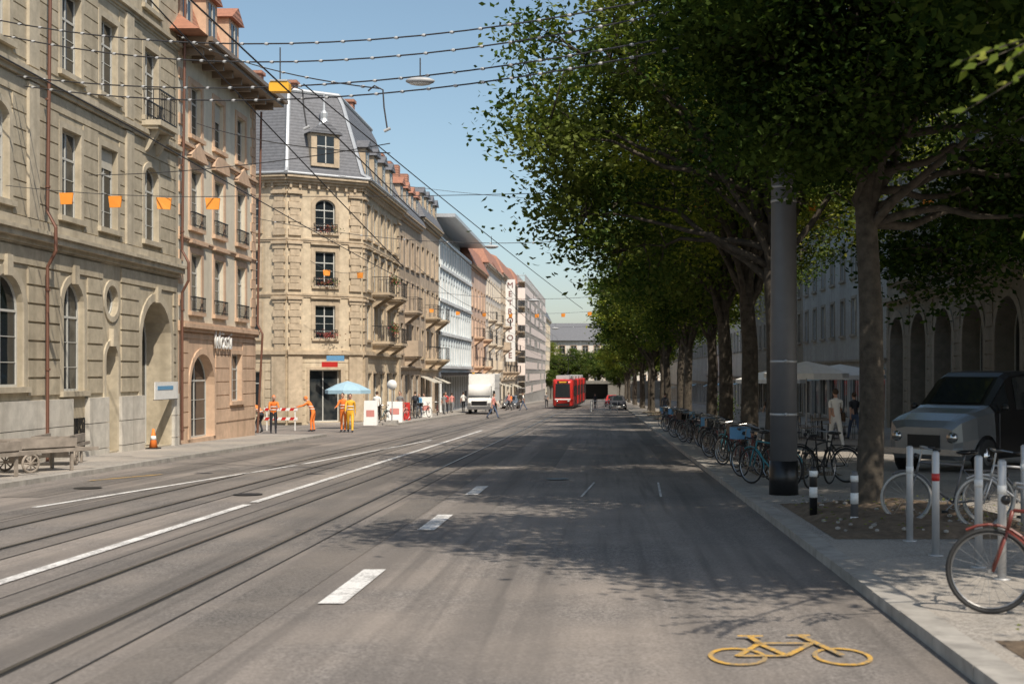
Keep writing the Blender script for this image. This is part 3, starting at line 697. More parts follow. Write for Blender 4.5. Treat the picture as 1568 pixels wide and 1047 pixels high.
TA=tree_meshes(11,4.2,9.3,5.2,4.6,28,12,160,.076,low=[(-5.0,0,7.5),(-4.9,-1.6,6.9),(-4.5,1.6,6.3),(-4.1,-.3,5.5),(-3.2,1.3,4.9)])
TB=tree_meshes(23,4.2,9.0,5.2,4.5,27,12,140,.088)
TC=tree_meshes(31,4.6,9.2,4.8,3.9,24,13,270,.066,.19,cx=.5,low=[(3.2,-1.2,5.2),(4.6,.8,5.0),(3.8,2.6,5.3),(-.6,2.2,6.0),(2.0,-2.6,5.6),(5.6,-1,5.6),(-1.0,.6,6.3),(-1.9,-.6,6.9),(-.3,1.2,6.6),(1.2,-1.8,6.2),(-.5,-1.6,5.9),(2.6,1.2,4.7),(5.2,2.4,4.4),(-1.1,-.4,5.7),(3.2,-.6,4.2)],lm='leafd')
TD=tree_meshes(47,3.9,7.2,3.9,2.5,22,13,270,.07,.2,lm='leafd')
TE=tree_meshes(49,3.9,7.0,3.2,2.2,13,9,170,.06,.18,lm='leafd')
TY=tree_meshes(53,4.2,9.0,5.2,4.5,24,11,140,.083,lm='leafy')
TF=tree_meshes(67,4.2,8.8,5.2,4.4,26,10,60,.16)
TG=tree_meshes(71,4.2,9.0,5.2,4.3,24,10,60,.16,lm='leafy')
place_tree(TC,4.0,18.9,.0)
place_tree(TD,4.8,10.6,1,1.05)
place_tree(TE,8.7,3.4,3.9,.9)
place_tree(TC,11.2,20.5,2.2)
place_tree(TA,3.9,28.5,0,1.05)
place_tree(TY,4.1,35.5,.4,1.02)
for i,y in enumerate((42.5,51,61,71.5)): place_tree((TB,TA,TY,TB)[i],4.1+(.3 if i%2 else 0),y,i*1.3,(1.0,.93,.9,.95)[i])
for i,y in enumerate((82,94,106,119,133,148,165,184,205,228)): place_tree((TF,TG,TF)[i%3],4.1+(.3 if i%2 else 0),y,i*1.3,(1.0,.95,.9)[i%3])
for i,(x,y,s_) in enumerate(((5,290,1),(4.5,262,1),(13,320,1.1),(-17,335,1.2),(-12.5,329,.9),(-9.0,332,1.05),(-5,328,.95),(-1.5,331,1.0),(2.5,329,1.05),(-12.6,296,.55),(3.4,272,.6))): place_tree((TF,TG)[i%2] if i<4 else TF,x,y,i,s_)
o=Obj('overhanging_branch'); br=o.part('twigs','bark'); lf=o.part('leaves','leafy')
random.seed(9)
def spray(p0,p1,n,s):
    p0=Vector(p0);p1=Vector(p1); br.path([p0,(p0+p1)/2+Vector((0,0,.08)),p1],[.01,.006,.002],5)
    for i in range(n):
        t=(i+.5)/n; c=p0.lerp(p1,t)+Vector((0,0,.08*math.sin(t*3.14)))
        d=(p1-p0).normalized(); sd=Vector((d.y,-d.x,0)).normalized()*(1 if i%2 else -1)
        a=(d*.6+sd*.5+Vector((0,random.uniform(-.2,.2),random.uniform(-.7,.35)))).normalized(); q=a.cross(Vector((random.uniform(-.4,.4),-1,.5))).normalized()
        L_=s*random.uniform(.7,1.2); lf.add([c,c+a*L_*.35+q*L_*.22,c+a*L_,c+a*L_*.35-q*L_*.22],[(0,1,2,3)])
for k in range(7):
    z=random.uniform(3.45,4.0)
    spray((2.9+random.uniform(-.2,.3),7.3,3.85+random.uniform(-.1,.2)),(1.95+random.uniform(0,.5),7.2+random.uniform(-.4,.4),z-.25),18,.10)
for k in range(4): spray((3.3,8.1,2.85+k*.1),(2.6+random.uniform(0,.2),8.0,2.5+k*.08),10,.085)
br.path([(4.8,10.4,4.3),(4.3,8.6,4.4),(2.9,7.3,3.9)],[.05,.03,.012],6); br.path([(4.4,8.9,4.4),(4.0,8.1,3.2),(3.25,8.1,3.0)],[.03,.02,.01],6)
o.finish()
# ------------------------------------------------------------ street furniture
o=Obj('overhead_line_pole'); z0=gz(21.4)+SW; p=o.part('shaft','pole',True)
p.path([(3.07,21.4,z0),(3.07,21.4,z0+3),(3.07,21.4,z0+6.5),(3.07,21.4,z0+10)],[.235,.225,.205,.18],28)
q=o.part('base_sleeve','black',True); q.path([(3.07,21.4,z0-.02),(3.07,21.4,z0+.58)],[.25,.245],28)
c=o.part('clamps','galv',True)
for h in(1.35,2.25,4.98,5.22,7.5): c.path([(3.07,21.4,z0+h),(3.07,21.4,z0+h+.04)],.240-.004*h,28); c.tube((3.07,21.15,z0+h+.025),(3.07,21.1,z0+h+.025),.03)
o.finish()
def bollard(x,y,h,r,wr):
    o=Obj('bollard'); z=gz(y)+SW; p=o.part('post','black' if wr else 'pole',True); p.path([(x,y,z-.02),(x,y,z+h-.05),(x,y,z+h-.01),(x,y,z+h)],[r,r,r*.8,r*.3],16)
    s=o.part('bands','sign',True)
    for a in ((.28,.42),(.56,.64)): s.path([(x,y,z+h*a[0]/.7),(x,y,z+h*a[1]/.7)],r+.003,16)
    if not wr: s.path([(x,y,z+.05),(x,y,z+.12)],r+.004,16)
    o.finish()
bollard(2.91,17.4,.72,.055,1); bollard(3.28,16.4,.72,.05,0)
for x,y,h in((3.59,14.7,1.12),(3.55,13.4,1.12),(3.74,12.5,1.12),(3.72,11.7,1.12),(5.2,15.5,1.1)):
    o=Obj('bicycle_rack_post'); z=gz(y)+SW; p=o.part('post','galv',True); p.path([(x,y,z-.02),(x,y,z+h-.02),(x,y,z+h)],[.04,.04,.02],14); p.path([(x,y,z),(x,y,z+.012)],.08,14)
    s=o.part('reflective_band','red' if y==13.4 else 'sign',True); s.path([(x,y,z+h-.32),(x,y,z+h-.24)],.043,14); p.torus((x,y+.05,z+.7),(1,0,0),.045,.008,10,4); o.finish()
def bicycle(name='bicycle',frame='black',tyre='rubber',basket=False):
    o=Obj(name); ty=o.part('tyres',tyre,True); rm=o.part('rims_spokes','alu'); fr=o.part('frame',frame,True); bk=o.part('saddle_grips','black',True)
    R=.34
    for x in(-.53,.53):
        ty.torus((x,0,R),(0,1,0),R-.018,.018,36,6); rm.torus((x,0,R),(0,1,0),R-.042,.009,36,4); rm.tube((x,-.04,R),(x,.04,R),.02)
        for k in range(20):
            a=2*math.pi*k/20; rm.tube((x+.02*math.cos(a+1),.02*(-1)**k,R+.02*math.sin(a+1)),(x+(R-.05)*math.cos(a),0,R+(R-.05)*math.sin(a)),.0018,n=3)
    bb=(-.08,0,.28);st_=(-.2,0,.78);hd=(.36,0,.82);hb=(.40,0,.66);ra=(-.53,0,R);fa=(.53,0,R)
    for a,c in((bb,st_),(st_,hd),(bb,hb),(hd,hb)): fr.tube(a,c,.016)
    for s in(-.05,.05):
        fr.tube((bb[0],s*.6,bb[2]),(ra[0],s,ra[2]),.01);fr.tube((st_[0],s*.3,st_[2]-.05),(ra[0],s,ra[2]),.009);fr.tube((hb[0],s,hb[2]),(fa[0]-.02,s,fa[2]),.012)
    fr.tube(st_,(-.23,0,.92),.013); bk.sphere((-.24,0,.95),(.13,.07,.03)); bk.sphere((-.33,0,.955),(.07,.085,.03))
    rm.path([hd,(.33,0,.98)],.013); rm.path([(.22,-.28,1.0),(.33,-.18,1.02),(.35,0,1.0),(.33,.18,1.02),(.22,.28,1.0)],.011)
    for s in(-1,1): bk.tube((.22,.28*s,1.0),(.12,.29*s,.99),.017); rm.tube((bb[0],.03*s,.28),(bb[0]+.12*s,.06*s,.28-.11*s),.008); bk.box((bb[0]+.12*s-.04,.06*s-.02 if s>0 else -.14,.16 if s>0 else .38),(bb[0]+.12*s+.04,.14 if s>0 else -.04,.19 if s>0 else .41))
    rm.torus((bb[0],.035,.28),(0,1,0),.08,.006,18,4); rm.path([(-.53,.05,.36),(-.08,.05,.37)],.005); rm.path([(-.53,.05,.31),(-.08,.05,.2)],.005)
    mg=o.part('mudguards_rack',frame); 
    for x,a0,a1 in((-.53,20,190),(.53,60,200)):
        pts=[(x+(R+.025)*math.cos(math.radians(a)),0,R+(R+.025)*math.sin(math.radians(a))) for a in range(a0,a1,14)]; mg.path(pts,.012,5)
    for s in(-.06,.06): mg.path([(-.22,s,.72),(-.75,s,.72),(-.53,s,.36)],.006,4)
    if basket: 
        bs=o.part('basket',basket); bs.box((.42,-.17,.78),(.68,.17,1.02))
    bk.sphere((.41,0,.9),.04); bk.sphere((-.77,0,.66),(.02,.04,.03))
    return o
bicycle(frame='dred').finish((3.56,9.75,gz(9.8)+SW),math.radians(166))
bicycle(frame='pole',tyre='wtyre').finish((4.55,16.6,gz(16.6)+SW),math.radians(172))
bicycle(frame='galv',tyre='wtyre').finish((5.3,15.9,gz(15.9)+SW),math.radians(184))
bikeD=bicycle(frame='black',basket='blue').finish((3.05,25.2,gz(25)+SW),math.radians(118))
bikeE=bicycle(frame='teal').finish((3.1,23.4,gz(23.4)+SW),math.radians(125))
bikeF=bicycle(frame='dred').finish((3.1,26.9,gz(27)+SW),math.radians(112))
bikeG=bicycle(frame='black').finish((4.0,23.2,gz(23.2)+SW),math.radians(60))
bikeH=bicycle(frame='grey',basket='black').finish((3.2,28.3,gz(28.3)+SW),math.radians(108))
src=[bikeG,bikeE,bikeF,bikeG,bikeH,bikeD,bikeG,bikeF]
for i in range(30):
    y=29.4+i*1.15
    dup(src[i%8],(3.1+random.uniform(-.1,.35),y,gz(y)+SW),math.radians(random.uniform(98,135)))
for i in range(8): y=66+i*3.3; dup(src[i%5],(-12.4,y+4,gz(y+4)+SW),math.radians(random.uniform(60,100)))
dup(bikeG,(4.3,24.6,gz(24.6)+SW),2.4)
# wires
w=Obj('overhead_wires'); cb=w.part('cables','cable'); hw=w.part('hangers','cable'); ins=w.part('insulators','lamp')
def wire(a,c,sag,r=.016,n=14,beads=0):
    a=Vector(a);c=Vector(c); pts=[a.lerp(c,i/n)-Vector((0,0,4*sag*(i/n)*(1-i/n))) for i in range(n+1)]
    cb.path(pts,r,5)
    if beads:
        for i in range(beads):
            t=(i+.5)/beads; p=a.lerp(c,t)-Vector((0,0,4*sag*t*(1-t))); ins.sphere(p,(.055,.035,.032),6,4)
    return pts
for zl,yl,zr,sg_ in((9.9,28.5,8.75,.9),(9.7,29.2,8.5,.95),(8.9,29.8,8.0,.7),(8.75,30.2,7.8,.75)):
    wire((-14.0,yl,zl),(3.07,21.4,zr),sg_,.016,18,30)
for c in(-4.45,-7.6):
    for ya,yb in((-10,20),(20,50),(50,80),(80,115),(115,150),(150,190),(190,240)):
        wire((c,ya,gz(ya)+6.1),(c,yb,gz(yb)+6.1),.05,.012)
        if ya>=50:
            m=wire((c,ya,gz(ya)+7.0),(c,yb,gz(yb)+7.0),.35,.01)
            for i in range(2,13,3): hw.tube(m[i],(m[i].x,m[i].y,gz(m[i].y)+6.1),.005,n=4)
for y in(50,80,115,150,190): wire((-14,y,gz(y)+8.8),(3.2,y,gz(y)+8.4),.8,.013,12,10); wire((3.2,y,gz(y)+8.4),(13.9,y,gz(y)+9),.5,.013,8)
wire((-14,43,10.4),(-4.45,26,6.4),.2,.013); wire((-14,41,12.9),(-4.4,24.5,7.4),.25,.014,14,10); wire((-9.5,20,10.2),(-6.4,40,5.2),.05,.016)
wire((-14,66,12.2),(13.9,70,12),1.0,.012); wire((-14,34,7.2),(-4.45,26,6.6),.15,.011); wire((-6.0,25,7.6),(-1.2,70,5.4),.1,.014)
wire((3.07,21.4,z0+8.4),(13.9,30,8.6),.3)
for x,z,y in((-6.35,7.1,25.2),(-4.45,6.75,23.6)):
    cb.path([(x,y,z+.4),(x+.12,y,z+.5),(x+.28,y,z+.42),(x+.3,y,z+.1),(x+.36,y,z-.3)],.016,6)
    ins.path([(x+.3,y,z-.36),(x+.42,y,z-.3)],.03,8)
w.finish()
def susp(x,y,z,s=1):
    o=Obj('suspended_street_lamp'); p=o.part('housing','lamp',True); p.sphere((x,y,z),(.36*s,.2*s,.09*s),16,8); o.part('lens','sign',True).sphere((x,y,z-.05*s),(.28*s,.15*s,.06*s),12,6); o.part('hanger','cable').tube((x,y,z+.07),(x,y,z+.42),.012); o.finish()
susp(-3.35,22.8,7.15,.75); susp(-4.5,50,gz(50)+7.65,.8); susp(-4.5,80,gz(80)+7.7); susp(-4.5,115,gz(115)+7.7)
o=Obj('hanging_yellow_signal'); p=o.part('box','yel'); p.rext(-6.12,-5.76,6.98,7.16,[22.85,23.05],.04); o.part('top','lamp').box((-6.1,22.83,7.162),(-5.78,23.07,7.19)); o.part('hanger','cable').tube((-5.94,22.95,7.19),(-5.94,22.95,7.8),.012)
o.finish()
def garland(y,zl,zr,sag,x0,x1,sp,r=.01,f0=None):
    o=Obj('orange_lantern_garland'); cb=o.part('string','cable'); lf=o.part('lanterns','orange')
    f=lambda x:(zl+(zr-zl)*(x-x0)/(x1-x0))-4*sag*((x-x0)/(x1-x0))*(1-(x-x0)/(x1-x0))
    cb.path([(x0+(x1-x0)*i/24,y,f(x0+(x1-x0)*i/24)) for i in range(25)],r,4)
    x=f0 if f0 is not None else x0+sp/2
    while x<x1:
        z=f(x); a=random.uniform(-.5,.5); dx=.17*math.cos(a);dy=.17*math.sin(a)
        lf.hexa([(x-dx*.8,y-dy,z-.3),(x-dx*.8-.02,y-dy+.04,z-.3),(x+dx*.8,y+dy+.04,z-.3),(x+dx*.8,y+dy,z-.3),(x-dx,y-dy,z-.03),(x-dx,y-dy+.04,z-.03),(x+dx,y+dy+.04,z-.03),(x+dx,y+dy,z-.03)]); x+=sp
    o.finish()
garland(29.5,6.25,6.0,.1,-14.1,-8.6,1.15,.008,-12.68); garland(60,7.2,7.4,.7,-14.1,-10.2,1.6); garland(95,6.8,7,.6,-14.1,4,2.0)
o=Obj('garland_wire'); o.part('string','cable').path([(-8.6+22.5*i/20,29.5,6.0-.6*4*(i/20)*(1-i/20)*.6+1.2*i/20) for i in range(21)],.008,4); o.finish()
garland(37.2,7.0,7.6,.3,2.0,13.5,1.7)
# ------------------------------------------------------------ vehicles
def wheel(o,x,y,z,r,w=.2,ax=(1,0,0)):
    t=o.part('tyres','rubber',True); h=o.part('hubcaps','chrome',True); c=Vector((x,y,z)); a=Vector(ax)
    t.path([c-a*w/2,c-a*w*.45,c+a*w*.45,c+a*w/2],[r*.85,r,r,r*.85],20); h.path([c-a*(w/2+.015),c+a*(w/2+.015)],r*.55,16); h.path([c-a*(w/2+.03),c+a*(w/2+.03)],r*.2,12)
def car(name,body,st,glassi,wx,hw,wr,grille='chrome',silver=()):
    o=Obj(name); B=o.part('body',body,True); G=o.part('windows','glass',True); K=o.part('bonnet','greycar',True)
    rings=[]
    for x,zb,zs,zr,wb,wt in st:
        h=[(wb*.86,zb),(wb*.98,zb+.12),(wb,(zb+zs)*.5),(wb*.96,zs),(wt,zr-.07 if zr>zs+.2 else zr-.015),(wt*.82,zr)]
        rings.append([(x,y,z) for y,z in h]+[(x,-y,z) for y,z in reversed(h)])
    n=12; 
    for i in range(len(rings)-1):
        for j in range(n):
            k=(j+1)%n; f=[rings[i][j],rings[i][k],rings[i+1][k],rings[i+1][j]]
            side=j in(3,7)
            gl=(i in glassi['side'] and side) or (i in glassi['scr'] and (j in(4,5,6)))
            W=K if i in silver else B
            W.poly(f)
            if gl:
                c=sum((Vector(q) for q in f),Vector())/4
                nn=(Vector(f[1])-Vector(f[0])).cross(Vector(f[2])-Vector(f[0])).normalized(); 
                if nn.dot(c-Vector((c.x,0,.6)))<0: nn=-nn
                if side or j==5: G.poly([c+(Vector(q)-c)*.88+nn*.012 for q in f])
    (K if 0 in silver else B).poly(rings[0]); B.poly(rings[-1])
    D=o.part('wheel_arches','black',True)
    for x in wx:
        for s in(-1,1):
            D.path([(x,s*(hw-.12),wr),(x,s*(hw+.006),wr)],wr*1.22,22); wheel(o,x,s*(hw-.07),wr,wr,.2,(0,1,0))
    L_=o.part('headlamps','chrome',True); f=st[0]; g=o.part('grille',grille); R=o.part('tail_lamps','red')
    for s in(-1,1):
        L_.path([(f[0]-.05,s*hw*.66,f[2]-.14),(f[0]+.05,s*hw*.66,f[2]-.14)],[.12,.09],16)
        R.box((st[-1][0]-.02,s*hw*.75-.08,st[-1][2]-.25),(st[-1][0]+.02,s*hw*.75+.08,st[-1][2]-.08))
        m=o.part('mirrors','black'); m.sphere((st[glassi['scr'][0]][0]-.15,s*(hw+.1),st[glassi['scr'][0]][2]+.1),(.05,.09,.07),8,5)
    g.box((f[0]-.01,-hw*.38,f[1]+.15),(f[0]+.03,hw*.38,f[2]-.1)); bp=o.part('bumpers','chrome'); bp.box((f[0]+.0,-hw*.95,f[1]+.02),(f[0]+.09,hw*.95,f[1]+.13)); bp.box((st[-1][0]-.09,-hw*.95,f[1]+.02),(st[-1][0],hw*.95,f[1]+.13))
    o.part('number_plate','sign').box((f[0]+.095,-.26,f[1]+.03),(f[0]+.1,.26,f[1]+.12))
    return o
van=car('parked_van','black',[(2.25,.36,.86,.9,.64,.5),(2.17,.28,1.0,1.04,.8,.62),(1.75,.26,1.1,1.17,.89,.7),(1.3,.26,1.16,1.26,.91,.74),(1.1,.26,1.18,1.32,.91,.76),(.45,.26,1.18,1.88,.91,.74),(.25,.26,1.18,1.96,.91,.75),(-.35,.26,1.17,2.0,.91,.76),(-.47,.26,1.17,2.0,.91,.76),(-1.5,.26,1.16,1.99,.91,.76),(-1.62,.26,1.16,1.98,.91,.76),(-2.2,.28,1.14,1.93,.9,.74),(-2.35,.34,1.05,1.85,.86,.7)],dict(side=[4,6,8,10],scr=[4]),(1.45,-1.45),.91,.34,grille='black',silver=(0,1,2,3))
lines=van.part('door_seams','pole')
for s in(-1,1):
    for x in(.95,-.41,-1.56): lines.box((x-.008,s*.905-.012,.45),(x+.008,s*.905+.012,1.16))
    lines.box((-.35,s*.915-.02,.98),(-.2,s*.915+.02,1.02)); lines.box((-1.45,s*.915-.02,.98),(-1.3,s*.915+.02,1.02))
van.finish((8.75,29.0,gz(29.0)+SW),math.atan2(-.70,-.71),1.12)
std=[(2.15,.3,.62,.66,.72,.6),(2.0,.24,.72,.77,.82,.68),(1.1,.22,.88,.93,.86,.7),(.9,.22,.9,.96,.87,.7),(.25,.22,.92,1.4,.87,.62),(.15,.22,.92,1.43,.87,.62),(-.5,.22,.93,1.46,.87,.63),(-.6,.22,.93,1.46,.87,.63),(-1.3,.22,.93,1.42,.86,.6),(-1.85,.25,.92,1.0,.84,.62),(-2.1,.3,.85,.9,.78,.55)]
c1=car('parked_car','dark',std,dict(side=[5,7],scr=[3,8]),(1.3,-1.25),.87,.31,grille='black').finish((1.45,132,gz(132)),-math.pi/2)
dup(c1,(1.45,140,gz(140)),-math.pi/2)
car('red_car','red',std,dict(side=[5,7],scr=[3,8]),(1.3,-1.25),.87,.31,grille='black').finish((1.0,160,gz(160)),-math.pi/2)
car('silver_car','greycar',std,dict(side=[5,7],scr=[3,8]),(1.3,-1.25),.87,.31,grille='black').finish((-10.4,140,gz(140)),-math.pi/2)
# delivery truck
o=Obj('white_delivery_truck'); p=o.part('cargo_box','sign'); p.rext(-1.1,1.1,1.0,3.35,[1.9,6.8],.05); cab=o.part('cab','sign',True)
cab.rext(-1.0,1.0,.4,1.35,[-.25,0,1.8],.12,[.06,0,0]); cab.rext(-.97,.97,1.3,2.5,[.02,.5,1.85],.14,[.02,.1,.1])
gl=o.part('windscreen','glass'); gl.poly([(-.88,-.02,1.42),(.88,-.02,1.42),(.8,.3,2.28),(-.8,.3,2.28)])
for s in(-1,1): gl.poly([(s*.99,.45,1.45),(s*.99,1.5,1.45),(s*.9,1.5,2.2),(s*.9,.7,2.2)])
o.part('grille','black').box((-.65,-.28,.75),(.65,-.22,1.1)); hl=o.part('headlamps','chrome'); 
for s in(-1,1): hl.box((s*.82-.13,-.28,.72),(s*.82+.13,-.2,.95)); o.part('mirrors','black').box((s*1.18-.09,.2,1.5),(s*1.18+.09,.28,1.95))
o.part('bumper','pole').box((-1.0,-.33,.42),(1.0,-.2,.66)); o.part('chassis','black').box((-.5,.2,.45),(.5,6.6,.99))
for y in(.75,5.3):
    for s in(-1,1): wheel(o,s*.86,y,.42,.42,.24)
o.part('marker_lamps','yel').box((-.8,1.86,3.36),(-.6,1.96,3.44)); o.finish((-10.35,104,gz(104)),0)
# tram
def tram(x,y,rot=0):
    o=Obj('red_tram'); R=o.part('body','red',True); G=o.part('windows','glass'); K=o.part('bellows','black'); W=o.part('white_roof','lamp')
    y0=0
    for k in range(4):
        L_=8 if k in(0,3) else 6.5
        if k==0: R.rext(-1.15,1.15,.3,3.25,[0,.35,1.0,L_],.22,[.28,.08,0,0])
        else: R.rext(-1.15,1.15,.3,3.25,[y0,y0+L_],.2)
        for s in(-1,1): 
            for q in range(int(L_/1.6)): G.poly([(s*1.156,y0+.9+q*1.55,1.35),(s*1.156,y0+2.25+q*1.55,1.35),(s*1.156,y0+2.25+q*1.55,2.5),(s*1.156,y0+.9+q*1.55,2.5)])
        K.rext(-1.0,1.0,.4,3.1,[y0+L_,y0+L_+.5],.15); W.rext(-.8,.8,3.25,3.65,[y0+1.2,y0+L_-.8],.1); y0+=L_+.5
    G.poly([(-.82,-.02,1.25),(.82,-.02,1.25),(.78,-.005,2.75),(-.78,-.005,2.75)]); 
    o.part('destination_display','black').box((-.6,-.03,2.8),(.6,.3,3.05)); o.part('display_text','yel').box((-.4,-.035,2.86),(.4,-.03,2.98))
    hl=o.part('headlamps','chrome',True)
    for s in(-1,1): hl.path([(s*.62,-.05,.85),(s*.62,.1,.85)],.12,14); o.part('mirrors','black').box((s*1.3-.06,.1,2.0),(s*1.3+.06,.2,2.5))
    o.part('white_front_band','sign').box((-.85,-.03,1.0),(.85,.1,1.12)); o.part('skirt','black').box((-1.0,.1,.08),(1.0,y0-.5,.32)); o.part('bumper','black').box((-.7,-.06,.35),(.7,.1,.6))
    pn=o.part('pantograph','iron'); pn.path([(0,9.5,3.6),(0,11,4.6),(0,9.6,5.9)],.03); pn.tube((-.8,9.6,5.9),(.8,9.6,5.9),.03)
    o.finish((x,y,gz(y)),rot)
tram(-4.5,136,-.03)
o=Obj('tram_stop_railing'); p=o.part('rails','sign')
for k in range(10):
    y=112+k*2.0; p.tube((-1.2,y,gz(y)),(-1.2,y,gz(y)+1.05),.03,n=6)
for x in(-.6,0,.6,1.2): p.tube((x,112.0,gz(112)),(x,112,gz(112)+1.05),.03,n=6)
for h in(.3,.65,1.05): p.tube((-1.2,112,gz(112)+h),(-1.2,130,gz(130)+h),.025,n=6); p.tube((-1.2,112,gz(112)+h),(1.2,112,gz(112)+h),.025,n=6)
o.finish()
# ------------------------------------------------------------ left pavement objects
def cart(x,y,r):
    o=Obj('wooden_handcart'); w_=o.part('deck','wood'); ty=o.part('wheels','wood',True)
    for k in range(6): w_.box((-.8,-.36+k*.122,.5),(.8,-.25+k*.122,.53))
    for s in(-.4,.4): w_.box((-.85,s-.03,.42),(1.35,s+.03,.498)); w_.box((-.8,s-.025,.533),(.8,s+.025,.72))
    w_.box((-.84,-.4,.533),(-.802,.4,.72))
    for s in(-.47,.47):
        xx=-.35
        ty.torus((xx,s,.22),(0,1,0),.19,.028,24,6)
        for k in range(4): ty.tube((xx+.19*math.cos(k*.785),s,.22+.19*math.sin(k*.785)),(xx-.19*math.cos(k*.785),s,.22-.19*math.sin(k*.785)),.015)
    w_.box((-.38,-.47,.19),(-.32,.47,.25)); w_.box((-.38,-.3,.25),(-.32,.3,.419))
    for s in(-.36,.36): w_.box((.68,s-.03,0),(.74,s+.03,.419))
    w_.tube((1.3,-.4,.46),(1.3,.4,.46),.02); o.finish((x,y,gz(y)+SW),r)
cart(-12.6,27.6,1.0); cart(-13.2,30.3,1.75); cart(-12.7,25.3,1.3)
o=Obj('traffic_cone'); c=o.part('cone','hivis',True); z=gz(38.6)+SW; c.path([(-13.9,38.6,z+.03),(-13.9,38.6,z+.62)],[.13,.03],16); o.part('base','rubber').box((-14.08,38.42,z),(-13.72,38.78,z+.04)); s=o.part('stripe','sign',True); s.path([(-13.9,38.6,z+.28),(-13.9,38.6,z+.4)],[.095,.075],16); o.finish()
o=Obj('site_notice_banner'); o.part('sheet','sign').box((-13.98,38.9,1.0),(-13.95,41.0,1.55)); o.part('heading','blue').box((-13.948,39.1,1.3),(-13.94,40.5,1.42)); o.part('straps','iron').box((-14.0,38.85,.98),(-13.985,41.05,1.0)); o.finish()
def parasol(x,y,h,r,m,name='parasol'):
    o=Obj(name); z=gz(y)+SW; o.part('pole','galv').tube((x,y,z),(x,y,z+h),.025); c=o.part('canopy',m); n=8
    ring_=[(x+r*math.cos(2*math.pi*k/n),y+r*math.sin(2*math.pi*k/n),z+h-.45) for k in range(n)]
    mid=[(x+r*.5*math.cos(2*math.pi*k/n),y+r*.5*math.sin(2*math.pi*k/n),z+h-.16) for k in range(n)]; tip=[(x+.03*math.cos(2*math.pi*k/n),y+.03*math.sin(2*math.pi*k/n),z+h) for k in range(n)]
    va=[(a[0],a[1],a[2]-.18) for a in ring_]; c.loft([va,ring_,mid,tip],False); o.part('base','pole').path([(x,y,z),(x,y,z+.08)],.25,14)
    for k in range(n): o.part('ribs','galv').tube(ring_[k],(x,y,z+h-.1),.01,n=4)
    o.finish()
parasol(-12.9,63,2.3,1.15,'lblue'); parasol(7.6,47,2.9,1.6,'wfab'); parasol(9.8,52,2.9,1.9,'wfab'); parasol(8.0,60,2.8,1.7,'wfab')
def aboard(x,y,m,w=.6,h=1.1):
    o=Obj('sandwich_board'); z=gz(y)+SW; p=o.part('boards',m)
    p.hexa([(x-w/2,y-.22,z),(x-w/2,y-.19,z),(x+w/2,y-.19,z),(x+w/2,y-.22,z),(x-w/2,y-.03,z+h),(x-w/2,y,z+h),(x+w/2,y,z+h),(x+w/2,y-.03,z+h)])
    p.hexa([(x-w/2,y+.22,z),(x-w/2,y+.25,z),(x+w/2,y+.25,z),(x+w/2,y+.22,z),(x-w/2,y+.002,z+h),(x-w/2,y+.03,z+h),(x+w/2,y+.03,z+h),(x+w/2,y+.002,z+h)])
    o.part('text_panel','pink').box((x-w*.3,y-.16,z+.45),(x+w*.3,y-.155,z+.8)); o.finish()
aboard(-12.3,66,'sign',.7,1.3); aboard(-12.2,73,'sign',.9,1.2); aboard(-12.4,78,'red',.6,1.1); aboard(-12.5,88,'sign',.8,1.4)
def rsign(x,y,h,m='sign',name='round_traffic_sign'):
    o=Obj(name); z=gz(y)+SW; o.part('pole','galv').tube((x,y,z),(x,y,z+h),.03); p=o.part('disc',m,True); p.path([(x,y-.04,z+h-.25),(x,y-.06,z+h-.25)],.27,24); o.part('foot','kerb').box((x-.3,y-.3,z),(x+.3,y+.3,z+.2)); o.finish()
rsign(-11.6,68.5,2.4)
o=Obj('construction_barrier'); p=o.part('planks','sign'); r_=o.part('stripes','red'); y=60; z=gz(y)
x0=-16.3
for h in(.5,.95):
    p.box((x0,y,z+h),(x0+1.6,y+.03,z+h+.14))
    for q in range(4): r_.hexa([(x0+q*.4,y-.004,z+h),(x0+q*.4,y-.001,z+h),(x0+q*.4+.2,y-.001,z+h),(x0+q*.4+.2,y-.004,z+h),(x0+q*.4+.08,y-.004,z+h+.14),(x0+q*.4+.08,y-.001,z+h+.14),(x0+q*.4+.28,y-.001,z+h+.14),(x0+q*.4+.28,y-.004,z+h+.14)])
for s in(.1,1.45): p.box((x0+s,y+.031,z),(x0+s+.05,y+.07,z+1.15))
o.finish()
for x,y in((7.9,45.4),(8.6,47),(8.3,48.6),(9.6,51),(8.3,54)):
    o=Obj('cafe_table'); z=gz(y)+SW; o.part('top','wood',True).path([(x,y,z+.72),(x,y,z+.75)],.35,18); g=o.part('legs','iron'); g.tube((x,y,z),(x,y,z+.72),.025); g.path([(x,y,z),(x,y,z+.03)],.22,12)
    o.finish()
    for s in(-1,1):
        o=Obj('cafe_chair'); g=o.part('frame','iron'); q=o.part('seat','wood'); cx=x+s*.6
        q.box((cx-.2,y-.2,z+.44),(cx+.2,y+.2,z+.47)); q.box((cx+s*.19,y-.18,z+.65),(cx+s*.21,y+.18,z+.85))
        for a in(-.18,.18):
            for c_ in(-.18,.18): g.tube((cx+a,y+c_,z),(cx+a,y+c_,z+.44),.012,n=5)
            g.tube((cx+s*.19,y+a,z+.44),(cx+s*.22,y+a,z+.9),.012,n=5)
        o.finish()
for x,y in((5.6,58),(11.8,38)):
    o=Obj('potted_shrub'); z=gz(y)+SW; o.part('pot','pole',True).path([(x,y,z),(x,y,z+.5)],[.22,.3],16); f=o.part('leaves','leaf'); fluff(f,(x,y,z+1.0),(.25,.25,.35),900,.06); o.finish()
